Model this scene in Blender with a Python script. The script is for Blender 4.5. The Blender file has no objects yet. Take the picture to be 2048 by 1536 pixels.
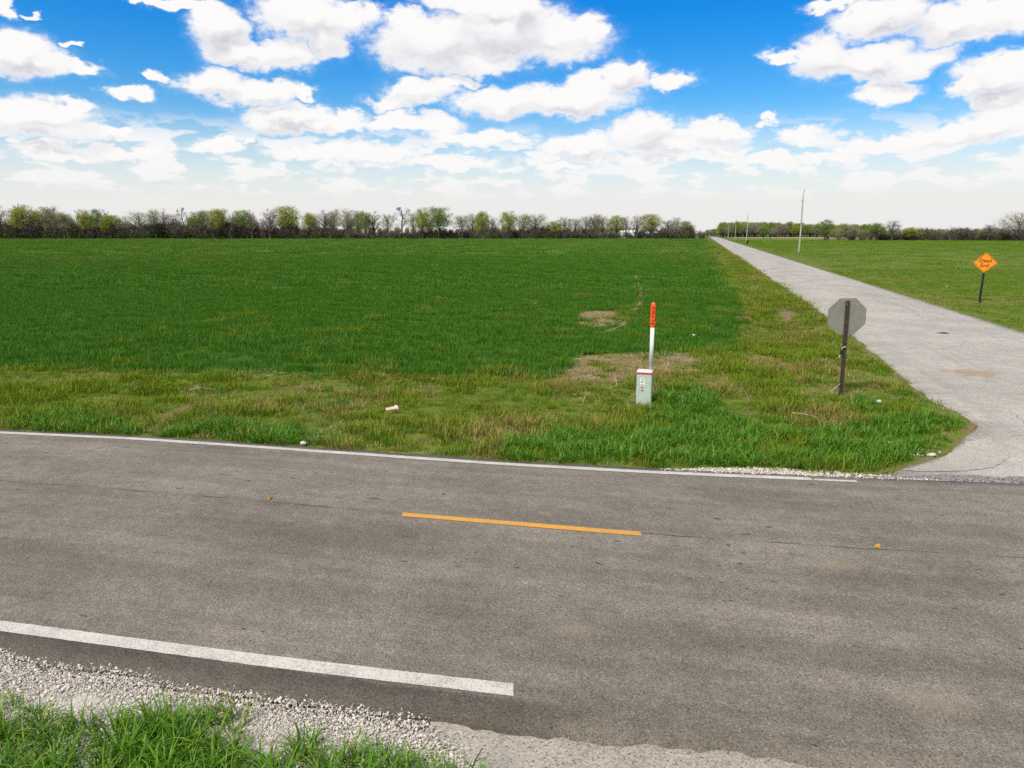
import bpy, bmesh, math, random
import numpy as np
from mathutils import Vector, Matrix

S = bpy.context.scene
COL = S.collection
rad = math.radians

# ------------------------------------------------------------------ camera
cam_data = bpy.data.cameras.new('camera')
cam_data.sensor_width = 36.0
cam_data.lens = 25.0
cam_data.clip_start = 0.05
cam_data.clip_end = 20000
cam = bpy.data.objects.new('camera', cam_data)
cam.location = (0, 0, 3.6)
cam.rotation_euler = (rad(90 - 12.03), 0, 0)
COL.objects.link(cam)
S.camera = cam

# ------------------------------------------------------------------ exposure
S.view_settings.view_transform = 'Standard'
S.view_settings.look = 'None'
S.view_settings.exposure = 0.5
S.view_settings.gamma = 1.0
S.view_settings.use_curve_mapping = False
S.render.engine = 'CYCLES'
S.cycles.max_bounces = 4
S.cycles.diffuse_bounces = 2
S.cycles.transmission_bounces = 4
S.cycles.transparent_max_bounces = 6
S.cycles.use_denoising = False
S.cycles.adaptive_threshold = 0.02
S.cycles.sample_clamp_indirect = 4.0

# ------------------------------------------------------------------ sun
SUN_EL, SUN_AZ = 54.0, -140.0        # azimuth measured from +Y towards +X
sun_data = bpy.data.lights.new('sun', 'SUN')
sun_data.energy = 3.9
sun_data.angle = rad(12.0)
sun_data.color = (1.0, 0.915, 0.78)
sun = bpy.data.objects.new('sun', sun_data)
sd = Vector((math.sin(rad(SUN_AZ)) * math.cos(rad(SUN_EL)), math.cos(rad(SUN_AZ)) * math.cos(rad(SUN_EL)), math.sin(rad(SUN_EL))))
sun.rotation_euler = sd.to_track_quat('Z', 'Y').to_euler()
sun.location = (0, 0, 60)
COL.objects.link(sun)

# ------------------------------------------------------------------ node helpers
def nd(nt, typ, **kw):
    n = nt.nodes.new(typ)
    for k, v in kw.items():
        setattr(n, k, v)
    return n
def lk(nt, a, b):
    nt.links.new(a, b)
def setin(nt, sock, v):
    if isinstance(v, bpy.types.NodeSocket):
        nt.links.new(v, sock)
    elif v is not None:
        sock.default_value = v
def mth(nt, op, a, b=None, c=None, clamp=False):
    n = nd(nt, 'ShaderNodeMath', operation=op, use_clamp=clamp)
    for i, v in enumerate((a, b, c)):
        if v is not None:
            setin(nt, n.inputs[i], v)
    return n.outputs[0]
def vmth(nt, op, a, b=None, c=None):
    n = nd(nt, 'ShaderNodeVectorMath', operation=op)
    for i, v in enumerate((a, b, c)):
        if v is not None:
            setin(nt, n.inputs[i], v)
    return n.outputs['Value'] if op in ('LENGTH', 'DOT_PRODUCT', 'DISTANCE') else n.outputs[0]
def noise(nt, vec, scale, detail=3.0, rough=0.55, dist=0.0, dims='3D'):
    n = nd(nt, 'ShaderNodeTexNoise', noise_dimensions=dims)
    setin(nt, n.inputs['Vector'], vec)
    n.inputs['Scale'].default_value = scale
    n.inputs['Detail'].default_value = detail
    n.inputs['Roughness'].default_value = rough
    n.inputs['Distortion'].default_value = dist
    return n.outputs['Fac']
def mapr(nt, v, a, b, c, d, smooth=True):
    n = nd(nt, 'ShaderNodeMapRange', interpolation_type='SMOOTHSTEP' if smooth else 'LINEAR')
    setin(nt, n.inputs['Value'], v)
    for k, x in (('From Min', a), ('From Max', b), ('To Min', c), ('To Max', d)):
        n.inputs[k].default_value = x
    return n.outputs['Result']
def mix(nt, fac, a, b, blend='MIX'):
    n = nd(nt, 'ShaderNodeMix', data_type='RGBA', blend_type=blend)
    setin(nt, n.inputs[0], fac)
    for s, v in ((n.inputs[6], a), (n.inputs[7], b)):
        if isinstance(v, tuple) and len(v) == 3:
            v = (*v, 1)
        setin(nt, s, v)
    return n.outputs[2]
def scale_vec(nt, vec, s):
    return vmth(nt, 'MULTIPLY', vec, s)
def gray(nt, v):
    c = nd(nt, 'ShaderNodeCombineColor')
    for i in range(3):
        setin(nt, c.inputs[i], v)
    return c.outputs[0]
def new_mat(name):
    m = bpy.data.materials.new(name)
    m.use_nodes = True
    m.node_tree.nodes.clear()
    return m, m.node_tree
def finish(m, nt, shader):
    o = nd(nt, 'ShaderNodeOutputMaterial')
    lk(nt, shader, o.inputs['Surface'])
    return m
def principled(nt, color, rough=0.8, spec=0.3, metal=0.0, bump=None, bump_s=0.3, bump_d=0.01):
    p = nd(nt, 'ShaderNodeBsdfPrincipled')
    if isinstance(color, tuple) and len(color) == 3:
        color = (*color, 1)
    setin(nt, p.inputs['Base Color'], color)
    setin(nt, p.inputs['Roughness'], rough)
    p.inputs['Specular IOR Level'].default_value = spec
    p.inputs['Metallic'].default_value = metal
    if bump is not None:
        b = nd(nt, 'ShaderNodeBump')
        b.inputs['Strength'].default_value = bump_s
        b.inputs['Distance'].default_value = bump_d
        lk(nt, bump, b.inputs['Height'])
        lk(nt, b.outputs[0], p.inputs['Normal'])
    return p.outputs[0]

# ------------------------------------------------------------------ world: sky and clouds
# cumulus masses as (azimuth, elevation, half width, half height) in radians
BLOBS = [(-0.3626, 0.2389, 0.0357, 0.0253), (-0.342, 0.212, 0.046, 0.0164), (-0.2562, 0.255, 0.0647, 0.0279), (-0.2889, 0.2134, 0.0438, 0.0166), (-0.2067, 0.2644, 0.0362, 0.0141), (-0.236, 0.2343, 0.026, 0.0198), (-0.3697, 0.254, 0.0273, 0.0135), (-0.0937, 0.2351, 0.0878, 0.0326), (-0.0091, 0.2509, 0.0779, 0.0387), (0.0625, 0.2414, 0.0633, 0.0247), (0.1011, 0.2497, 0.0231, 0.0189), (-0.0485, 0.2127, 0.059, 0.014), (-0.1316, 0.2583, 0.0385, 0.0132), (-0.0413, 0.2828, 0.0774, 0.013), (0.0104, 0.2715, 0.0323, 0.0219), (-0.3737, 0.1743, 0.0478, 0.0168), (-0.3216, 0.1719, 0.0545, 0.0137), (-0.2703, 0.1728, 0.0235, 0.0075), (-0.572, 0.1898, 0.0437, 0.0228), (-0.5985, 0.1929, 0.0273, 0.0204), (-0.5137, 0.1815, 0.0171, 0.0078), (-0.5229, 0.2085, 0.0099, 0.0036), (-0.5498, 0.1823, 0.0291, 0.0133), (-0.5808, 0.2339, 0.0127, 0.0071), (-0.5587, 0.2314, 0.0075, 0.0034), (-0.4261, 0.2609, 0.0716, 0.0061), (-0.0093, 0.1652, 0.0663, 0.0181), (0.0701, 0.1685, 0.0851, 0.0192), (0.1477, 0.195, 0.0321, 0.0221), (0.2054, 0.1872, 0.0302, 0.0105), (0.1026, 0.1884, 0.0389, 0.0141), (0.1602, 0.2063, 0.014, 0.0138), (-0.121, 0.1797, 0.0458, 0.0177), (-0.0816, 0.1899, 0.0361, 0.0101), (-0.154, 0.1633, 0.0325, 0.0108), (-0.2875, 0.1421, 0.0572, 0.0188), (-0.2446, 0.1341, 0.0457, 0.012), (-0.2125, 0.1448, 0.0192, 0.0108), (-0.109, 0.1386, 0.041, 0.0135), (-0.1548, 0.1402, 0.0492, 0.0122), (-0.0428, 0.123, 0.0736, 0.0101), (0.0976, 0.1138, 0.0608, 0.015), (0.1759, 0.1299, 0.0514, 0.0208), (0.2588, 0.1264, 0.0505, 0.0144), (0.2153, 0.113, 0.0815, 0.0147), (0.2957, 0.1275, 0.0147, 0.0053), (0.4389, 0.1965, 0.0725, 0.0181), (0.3889, 0.2062, 0.0332, 0.0258), (0.4711, 0.1883, 0.0458, 0.0148), (0.506, 0.1936, 0.0271, 0.0135), (0.4583, 0.1604, 0.0325, 0.0158), (0.343, 0.2136, 0.0241, 0.0076), (0.4447, 0.2437, 0.0564, 0.0223), (0.5312, 0.2273, 0.0604, 0.0207), (0.3893, 0.2639, 0.03, 0.0072), (0.5786, 0.2337, 0.0267, 0.02), (0.5664, 0.1684, 0.0419, 0.0224), (0.5904, 0.1768, 0.0266, 0.0179), (0.5738, 0.1453, 0.0284, 0.0103), (0.5392, 0.1588, 0.0169, 0.0126), (0.362, 0.1188, 0.0278, 0.0111), (0.331, 0.1401, 0.013, 0.0053), (-0.4365, 0.1822, 0.0125, 0.0066), (-0.469, 0.1585, 0.0223, 0.0082), (-0.5705, 0.127, 0.0648, 0.0188), (-0.5259, 0.139, 0.0226, 0.0069), (-0.5534, 0.1113, 0.0733, 0.0097), (-0.483, 0.1136, 0.0266, 0.0051), (0.4588, 0.1015, 0.0586, 0.0102), (0.5303, 0.1086, 0.0539, 0.0141), (0.5772, 0.117, 0.0419, 0.0179), (0.5848, 0.131, 0.0272, 0.0124), (-0.3735, 0.1053, 0.0365, 0.0083), (-0.3318, 0.1117, 0.0108, 0.0042), (-0.4799, 0.0925, 0.0499, 0.0079), (-0.5463, 0.088, 0.0479, 0.0088), (-0.2652, 0.1018, 0.052, 0.0098), (-0.1951, 0.1047, 0.0621, 0.0112), (-0.0834, 0.0937, 0.0672, 0.0082), (0.2789, 0.1014, 0.0308, 0.008), (0.3347, 0.0888, 0.0356, 0.0073), (0.4048, 0.0888, 0.0391, 0.0071), (0.0647, 0.09, 0.0535, 0.0076), (0.1643, 0.0927, 0.052, 0.0076)]
W = bpy.data.worlds.new('World')
S.world = W
W.use_nodes = True
wt = W.node_tree
wt.nodes.clear()
tc = nd(wt, 'ShaderNodeTexCoord')
D = tc.outputs['Generated']
sx = nd(wt, 'ShaderNodeSeparateXYZ'); lk(wt, D, sx.inputs[0])
az = mth(wt, 'ARCTAN2', sx.outputs[0], sx.outputs[1])
hyp = mth(wt, 'SQRT', mth(wt, 'ADD', mth(wt, 'MULTIPLY', sx.outputs[0], sx.outputs[0]), mth(wt, 'MULTIPLY', sx.outputs[1], sx.outputs[1])))
el = mth(wt, 'ARCTAN2', sx.outputs[2], hyp)
cxyz = nd(wt, 'ShaderNodeCombineXYZ'); lk(wt, az, cxyz.inputs[0]); lk(wt, el, cxyz.inputs[1])
P0 = cxyz.outputs[0]
# billow: warp of the lookup point, coarse and fine
w1 = nd(wt, 'ShaderNodeTexNoise'); setin(wt, w1.inputs['Vector'], scale_vec(wt, P0, (1.0, 1.5, 1.0)))
w1.inputs['Scale'].default_value = 26.0; w1.inputs['Detail'].default_value = 5.0; w1.inputs['Roughness'].default_value = 0.56
wv = vmth(wt, 'MULTIPLY', vmth(wt, 'SUBTRACT', w1.outputs['Color'], (0.5, 0.5, 0.5)), (0.064, 0.044, 0.0))
PW = vmth(wt, 'ADD', P0, wv)
dist = None
for (a, e, rx, ry) in BLOBS:
    v = vmth(wt, 'MULTIPLY_ADD', PW, (1 / rx, 1 / ry, 0), (-a / rx, -e / ry, 0))
    l = vmth(wt, 'LENGTH', v)
    if dist is None:
        dist = l
    else:
        n = nd(wt, 'ShaderNodeMath', operation='SMOOTH_MIN')
        lk(wt, dist, n.inputs[0]); lk(wt, l, n.inputs[1]); n.inputs[2].default_value = 0.12
        dist = n.outputs[0]
# the larger masses looked up a little higher: where they are deeper there, this is an underside
P_up = vmth(wt, 'ADD', PW, (-0.006, 0.016, 0.0))
d_up = None
for (a, e, rx, ry) in sorted(BLOBS, key=lambda q: -q[2] * q[3])[:34]:
    l = vmth(wt, 'LENGTH', vmth(wt, 'MULTIPLY_ADD', P_up, (1 / rx, 1 / ry, 0), (-a / rx, -e / ry, 0)))
    if d_up is None:
        d_up = l
    else:
        n = nd(wt, 'ShaderNodeMath', operation='SMOOTH_MIN')
        lk(wt, d_up, n.inputs[0]); lk(wt, l, n.inputs[1]); n.inputs[2].default_value = 0.25
        d_up = n.outputs[0]
# the rest of the sky, where no listed mass stands, carries the same fair weather cloud
plane = vmth(wt, 'SCALE', D); plane.node.inputs['Scale'].default_value = 1.0
setin(wt, plane.node.inputs['Scale'], mth(wt, 'DIVIDE', 1.0, mth(wt, 'ADD', mth(wt, 'MAXIMUM', sx.outputs[2], 0.0), 0.12)))
gen = noise(wt, plane, 1.1, 6.0, 0.58)
out_fr = mth(wt, 'MAXIMUM', mapr(wt, el, 0.335, 0.40, 0, 1), mapr(wt, mth(wt, 'ABSOLUTE', az), 0.66, 0.74, 0, 1))
genf = mth(wt, 'MULTIPLY', mapr(wt, gen, 0.47, 0.56, 0, 1), out_fr)
fine = noise(wt, scale_vec(wt, P0, (1.0, 1.6, 1.0)), 95.0, 4.0, 0.6)
field = mth(wt, 'ADD', mth(wt, 'SUBTRACT', 1.0, dist), mth(wt, 'MULTIPLY', mth(wt, 'SUBTRACT', fine, 0.5), 0.5))
dens = mth(wt, 'ADD', mth(wt, 'MULTIPLY', mapr(wt, field, -0.24, 0.26, 0, 1), 0.86), mth(wt, 'MULTIPLY', mapr(wt, field, -0.6, 0.15, 0, 1), 0.14))
dens = mth(wt, 'MAXIMUM', dens, genf)
# flat little cumulus in rows low over the land
lowp = vmth(wt, 'ADD', scale_vec(wt, P0, (1.0, 3.0, 1.0)), vmth(wt, 'MULTIPLY', wv, (0.35, 0.35, 0.0)))
low = noise(wt, lowp, 19.0, 6.0, 0.52)
lowm = mth(wt, 'MULTIPLY', mapr(wt, low, 0.47, 0.57, 0, 0.9), mth(wt, 'MULTIPLY', mapr(wt, el, 0.03, 0.06, 0, 1), mapr(wt, el, 0.105, 0.15, 1, 0)))
dens = mth(wt, 'MAXIMUM', dens, lowm)
# cloud shading: thick cores and undersides greyer, tops and rims white
up = vmth(wt, 'ADD', PW, (0.012, -0.03, 0.0))
sh1 = noise(wt, scale_vec(wt, up, (1.0, 2.2, 1.0)), 15.0, 3.0, 0.5)
under = mapr(wt, mth(wt, 'SUBTRACT', dist, d_up), -0.55, 0.50, 0, 1)
shade = mth(wt, 'MULTIPLY', mapr(wt, sh1, 0.30, 0.66, 0.25, 1), mth(wt, 'MULTIPLY', under, mapr(wt, field, -0.10, 0.50, 0, 1)))
sky_n = nd(wt, 'ShaderNodeTexSky', sky_type='NISHITA')
sky_n.sun_disc = False
sky_n.sun_elevation = rad(SUN_EL)
sky_n.sun_rotation = rad(SUN_AZ)
sky_n.altitude = 300
sky_n.air_density = 1.0
sky_n.dust_density = 0.6
sky_n.ozone_density = 2.0
hs = nd(wt, 'ShaderNodeHueSaturation')
hs.inputs['Saturation'].default_value = 1.5
hs.inputs['Hue'].default_value = 0.5
lk(wt, sky_n.outputs[0], hs.inputs['Color'])
blue = mix(wt, mapr(wt, el, 0.06, 0.33, 0, 1), hs.outputs[0], mix(wt, 1.0, hs.outputs[0], (0.15, 0.90, 1.20), 'MULTIPLY'))
cloud_c = mix(wt, shade, (6.95, 6.85, 6.8), (4.4, 4.4, 4.9))
haze_f = mapr(wt, el, 0.015, 0.165, 1.0, 0.0)
HAZE_C = (5.95, 5.90, 5.82)
sky_b = mix(wt, haze_f, blue, HAZE_C)
cloud_h = mix(wt, mapr(wt, el, 0.02, 0.12, 1.0, 0.0), cloud_c, mix(wt, 0.5, HAZE_C, cloud_c))
skyc = mix(wt, mth(wt, 'MULTIPLY', dens, mapr(wt, el, 0.015, 0.06, 0, 1)), sky_b, cloud_h)
bg = nd(wt, 'ShaderNodeBackground'); bg.inputs['Strength'].default_value = 0.10
lk(wt, skyc, bg.inputs['Color'])
wo = nd(wt, 'ShaderNodeOutputWorld'); lk(wt, bg.outputs[0], wo.inputs['Surface'])
W.cycles.sampling_method = 'MANUAL'
W.cycles.sample_map_resolution = 256

# ------------------------------------------------------------------ layout of the place (metres)
LUSH = [[(-9.92, 13.32), (-9.37, 13.98), (-7.86, 13.82), (-7.15, 13.21), (-6.73, 12.38), (-9.57, 12.82)], [(-6.34, 12.51), (-5.77, 13.13), (-4.41, 13.06), (-3.69, 12.51), (-3.47, 11.88), (-5.04, 12.01)], [(-0.2, 11.54), (0.14, 12.19), (0.8, 12.71), (2.49, 12.85), (3.01, 14.52), (3.52, 15.96), (4.18, 16.78), (4.56, 15.96), (4.64, 13.7), (4.9, 12.51), (5.65, 12.58), (6.43, 13.06), (8.43, 13.89), (8.28, 13.13), (7.21, 11.77), (6.21, 10.87), (5.26, 10.55), (2.96, 10.69), (-0.19, 10.94)], [(7.32, 15.21), (8.09, 15.21), (7.52, 13.89), (6.71, 13.66)], [(8.64, 13.58), (8.94, 13.58), (8.44, 12.78), (8.12, 12.71)]]
BARE = [[(1.85, 20.55), (3.94, 21.62), (5.74, 21.44), (6.49, 20.39), (5.07, 18.84), (3.8, 17.88), (2.54, 17.13), (1.34, 17.62)], [(2.72, 26.68), (2.65, 29.81), (3.15, 32.89), (4.83, 33.32), (5.01, 32.06), (4.04, 28.48), (3.13, 26.68)], [(4.67, 31.28), (8.66, 46.59), (8.64, 45.77), (4.89, 31.28)], [(-7.34, 13.98), (-6.97, 15.21), (-6.69, 15.07), (-6.9, 13.7)], [(19.47, 58.7), (18.83, 55.57), (15.29, 42.74), (14.75, 42.05)], [(13.3, 35.64), (13.69, 34.91), (11.86, 29.81), (12.03, 31.28)], [(9.14, 21.53), (9.48, 20.9), (9.08, 19.05), (8.84, 18.84), (8.75, 20.22)]]
FIELD_EDGE = [(-14.06, 19.2), (-11.96, 18.91), (-10.36, 18.69), (-7.97, 18.41), (-5.51, 18.14), (-2.88, 17.94), (-0.31, 17.88), (0.71, 17.75), (1.3, 17.88), (1.5, 18.84), (1.85, 20.55), (2.33, 21.62), (3.45, 21.44), (4.41, 20.9), (5.79, 21.62), (6.62, 21.81), (7.26, 23.02), (8.53, 26.68), (10.88, 33.32), (12.93, 41.37), (16.12, 55.57), (23.6, 84.18), (41.12, 152.14), (56.83, 213.3), (107.88, 410.9)]
GRASS_NEAR = [(-4.92, 5.08), (-4.05, 4.99), (-3.79, 4.96), (-3.58, 4.81), (-3.41, 4.72), (-3.15, 4.79), (-2.78, 4.73), (-2.71, 4.91), (-2.56, 4.93), (-2.41, 4.84), (-2.09, 4.72), (-2.01, 4.61), (-1.83, 4.52), (-1.37, 4.43), (-0.93, 4.38), (-0.43, 4.27), (-0.22, 4.23)]
FAR_X = np.array([-400, -60, -9.54, -6.53, -3.65, -0.19, 2.45, 5.0, 8.0, 60, 400.])
FAR_Y = np.array([68, 19.6, 12.78, 12.33, 11.70, 10.95, 10.50, 10.18, 9.80, 2.0, -52.])
CEN_X = np.array([-400, -60, -7.54, -5.14, -3.32, -1.4, 1.57, 4.2, 5.78, 60, 400.])
CEN_Y = np.array([65.5, 17.1, 9.94, 9.5, 9.10, 8.67, 8.06, 7.62, 7.40, -0.6, -55.])
NEAR_X = np.array([-400, -60, -4.51, -3.83, -2.98, -2.07, -1.25, -0.46, 0.64, 1.35, 2.32, 6.0, 60, 400.])
NEAR_Y = np.array([60.8, 13.0, 5.64, 5.46, 5.21, 4.99, 4.84, 4.68, 4.56, 4.47, 4.23, 3.6, -4.5, -58.])
def smooth_interp(x, X, Y):
    x = np.asarray(x, float)
    k = np.linspace(-0.7, 0.7, 7)
    return np.mean([np.interp(x + d, X, Y) for d in k], axis=0)
def y_far(x): return smooth_interp(x, FAR_X, FAR_Y)
def y_cen(x): return smooth_interp(x, CEN_X, CEN_Y)
def y_near(x): return smooth_interp(x, NEAR_X, NEAR_Y)
SL_Y = np.array([8.0, 10.0, 10.27, 10.43, 11.4, 12.2, 12.96, 13.4, 13.89, 15.21, 17.25, 20.9, 24.12, 32.06, 1200])
SL_X = np.array([4.2, 5.2, 5.43, 5.98, 7.33, 8.15, 8.80, 9.08, 9.20, 9.30, 9.87, 10.97, 11.95, 14.14, 14.14 + 0.2625 * (1200 - 32.06)])
SR_Y = np.array([4.0, 7.0, 9.5, 12.0, 16.0, 20.0, 26.26, 1200])
SR_X = np.array([60., 34., 25.5, 21.5, 19.0, 18.4, 18.92, 18.92 + 0.2625 * (1200 - 26.26)])
def x_left(y): return np.interp(y, SL_Y, SL_X)
def x_right(y): return np.interp(y, SR_Y, SR_X)
FIELD_POLY = [(-335, 72)] + FIELD_EDGE + [(-335, 411)]
def inside(poly, x, y):
    x = np.asarray(x, float); y = np.asarray(y, float)
    r = np.zeros(x.shape, bool)
    n = len(poly)
    for i in range(n):
        x1, y1 = poly[i]; x2, y2 = poly[(i + 1) % n]
        if y1 == y2:
            continue
        c = ((y1 > y) != (y2 > y)) & (x < (x2 - x1) * (y - y1) / (y2 - y1) + x1)
        r ^= c
    return r
def hash2(ix, iy, seed):
    h = (ix.astype(np.int64) * 374761393 + iy.astype(np.int64) * 668265263 + seed * 974634777) & 0x7fffffff
    h = ((h ^ (h >> 13)) * 1274126177) & 0x7fffffff
    return ((h ^ (h >> 16)) & 0xffff) / 65535.0
def vnoise(x, y, seed=0):
    x = np.asarray(x, float); y = np.asarray(y, float)
    ix = np.floor(x); iy = np.floor(y); fx = x - ix; fy = y - iy
    fx = fx * fx * (3 - 2 * fx); fy = fy * fy * (3 - 2 * fy)
    a = hash2(ix, iy, seed); b = hash2(ix + 1, iy, seed); c = hash2(ix, iy + 1, seed); d = hash2(ix + 1, iy + 1, seed)
    return (a * (1 - fx) + b * fx) * (1 - fy) + (c * (1 - fx) + d * fx) * fy
def fbm(x, y, seed=0, oct=4):
    r = 0; a = 0.5; t = 0
    for i in range(oct):
        r = r + a * vnoise(np.asarray(x) * 2 ** i, np.asarray(y) * 2 ** i, seed + i); t += a; a *= 0.5
    return r / t
def inside_soft(polys, x, y, amp=0.35, seed=5, sc=1.6):
    jx = (fbm(x * sc, y * sc, seed) - 0.5) * 2 * amp
    jy = (fbm(x * sc, y * sc, seed + 31) - 0.5) * 2 * amp
    r = np.zeros(np.shape(x), bool)
    for p in polys:
        r |= inside(p, x + jx, y + jy)
    return r
def sstep(a, b, v):
    t = np.clip((v - a) / (b - a), 0, 1)
    return t * t * (3 - 2 * t)
GX = np.array([p[0] for p in GRASS_NEAR]); GY = np.array([p[1] for p in GRASS_NEAR])
def y_grass_near(x):                       # the roadside grass at the photographer's feet ends here
    o = np.argsort(GX)
    return np.interp(x, np.concatenate(([-60], GX[o], [0.05])), np.concatenate(([15.0], GY[o], [3.2])))
def ground_z(x, y):
    x = np.asarray(x, float); y = np.asarray(y, float)
    rough = (fbm(x * 0.9, y * 0.9, 3) - 0.5) * 0.10 + (fbm(x * 4, y * 4, 9, 2) - 0.5) * 0.04
    z = -0.03 + rough
    d_far = y - y_far(x)                   # beyond the main road
    d_side = np.minimum(np.where(y > 9, x_left(y) - x, 9), 9)
    # shallow ditch along both roads
    z = z - 0.05 * np.exp(-((d_far - 3.4) / 1.5) ** 2) * sstep(0.5, 4.0, d_side) * (y < 60)
    z = z - 0.22 * np.exp(-((x_left(y) - x - 2.6) / 1.1) ** 2) * sstep(16, 24, y) * (y < 400)
    z = z - 0.20 * np.exp(-((x - x_right(y) - 2.4) / 1.0) ** 2) * sstep(24, 30, y) * (y < 400)
    # field and pasture level
    fl = np.zeros(x.shape)
    for a_ in range(8):
        fl = fl + inside(FIELD_POLY, x + 0.5 * math.cos(a_ * 0.785), y + 0.5 * math.sin(a_ * 0.785)) / 8.0
    fl = np.clip(fl * 2.2, 0, 1)
    z = z * (1 - fl) - 0.02 * fl
    z = np.where(y > 400, -0.02, z)
    # bed under the carriageways
    bed1 = sstep(0.10, -0.10, d_far) * sstep(-0.10, 0.10, y - y_near(x))
    z = z * (1 - bed1) - 0.16 * bed1
    bed2 = sstep(-0.05, 0.15, x - x_left(y)) * sstep(-0.05, 0.15, x_right(y) - x) * (y > 8.2)
    wide = np.where(y > 120, 1.0, 0.0)
    near_side = (x > x_left(y) - 3 * wide) & (x < x_right(y) + 3 * wide) & (y > 9)
    bed2 = np.maximum(bed2, np.where(near_side & (y > 120), 1.0, 0.0))
    z = z * (1 - bed2) - 0.16 * bed2
    drv = sstep(-0.62, -0.45, x) * sstep(0.1, -0.1, y - y_near(x)) * np.where(x > 0.3, 1.0, sstep(4.05, 4.2, y))
    z = z * (1 - drv) - 0.14 * drv
    # verge meets the pavement edge almost flush
    lip = np.exp(-(np.maximum(d_far, 0) / 0.35) ** 2) * (d_far > 0.05)
    z = np.where((d_far > 0.05) & (bed2 < 0.5), z * (1 - lip) + (-0.03) * lip, z)
    return z

def mesh_obj(name, verts, faces, mat=None, parent=None, smooth=False):
    me = bpy.data.meshes.new(name)
    me.from_pydata([tuple(map(float, v)) for v in verts], [], faces)
    if mat is not None:
        for m in (mat if isinstance(mat, (list, tuple)) else [mat]):
            me.materials.append(m)
    if smooth:
        me.polygons.foreach_set('use_smooth', [True] * len(me.polygons))
    me.update()
    o = bpy.data.objects.new(name, me)
    COL.objects.link(o)
    if parent is not None:
        o.parent = parent
    return o
def grid_mesh(name, X, Y, Z, mat, uv=None, parent=None):
    """X, Y, Z are (rows, cols) arrays"""
    r, c = X.shape
    v = np.stack([X, Y, Z], -1).reshape(-1, 3)
    i = np.arange(r * c).reshape(r, c)
    f = np.stack([i[:-1, :-1], i[:-1, 1:], i[1:, 1:], i[1:, :-1]], -1).reshape(-1, 4)
    me = bpy.data.meshes.new(name)
    me.vertices.add(len(v)); me.vertices.foreach_set('co', v.astype(np.float32).ravel())
    me.loops.add(f.size); me.loops.foreach_set('vertex_index', f.astype(np.int32).ravel())
    me.polygons.add(len(f)); me.polygons.foreach_set('loop_start', np.arange(0, f.size, 4, dtype=np.int32))
    me.update(calc_edges=True)
    me.polygons.foreach_set('use_smooth', np.ones(len(f), bool))
    if uv is not None:
        l = me.uv_layers.new(name='metres')
        U = np.stack(uv, -1).reshape(-1, 2)[f.ravel()]
        l.data.foreach_set('uv', U.astype(np.float32).ravel())
    me.materials.append(mat)
    o = bpy.data.objects.new(name, me); COL.objects.link(o)
    if parent is not None:
        o.parent = parent
    return o
def tag(o, label=None, cat=None, group=None, kind=None):
    for k, v in (('label', label), ('category', cat), ('group', group), ('kind', kind)):
        if v:
            o[k] = v
    return o
def empty(name, loc=(0, 0, 0), rz=0.0, rx=0.0, ry=0.0):
    o = bpy.data.objects.new(name, None)
    o.location = loc; o.rotation_euler = (rx, ry, rz); o.empty_display_size = 0.1
    COL.objects.link(o)
    return o

# ------------------------------------------------------------------ surface materials
def mat_ground():
    m, nt = new_mat('verge_soil_and_grass')
    g = nd(nt, 'ShaderNodeNewGeometry').outputs['Position']
    a = nd(nt, 'ShaderNodeAttribute', attribute_name='zone')
    sp = nd(nt, 'ShaderNodeSeparateColor'); lk(nt, a.outputs['Color'], sp.inputs[0])
    n1 = noise(nt, g, 0.35, 4, 0.6); n2 = noise(nt, g, 3.0, 4, 0.65); n3 = noise(nt, g, 22.0, 3, 0.7)
    grass = mix(nt, mapr(nt, n1, 0.35, 0.65, 0, 1), (0.095, 0.130, 0.016), (0.125, 0.150, 0.022))
    grass = mix(nt, mapr(nt, n2, 0.42, 0.68, 0, 0.7), grass, (0.045, 0.085, 0.014))
    grass = mix(nt, mapr(nt, n3, 0.54, 0.72, 0, 0.6), grass, (0.13, 0.095, 0.045))
    soil = mix(nt, mapr(nt, n3, 0.35, 0.65, 0, 1), (0.115, 0.078, 0.040), (0.22, 0.160, 0.085))
    dust = mix(nt, mapr(nt, n3, 0.35, 0.65, 0, 1), (0.30, 0.27, 0.225), (0.46, 0.43, 0.38))
    c = mix(nt, mapr(nt, mth(nt, 'ADD', sp.outputs[0], mth(nt, 'MULTIPLY', mth(nt, 'SUBTRACT', n2, 0.5), 0.7)), 0.35, 0.65, 0, 1), grass, soil)
    c = mix(nt, mapr(nt, mth(nt, 'ADD', sp.outputs[1], mth(nt, 'MULTIPLY', mth(nt, 'SUBTRACT', n3, 0.5), 0.7)), 0.4, 0.6, 0, 1), c, dust)
    return finish(m, nt, principled(nt, c, 0.95, 0.1, bump=n3, bump_s=0.5, bump_d=0.04))
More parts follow.
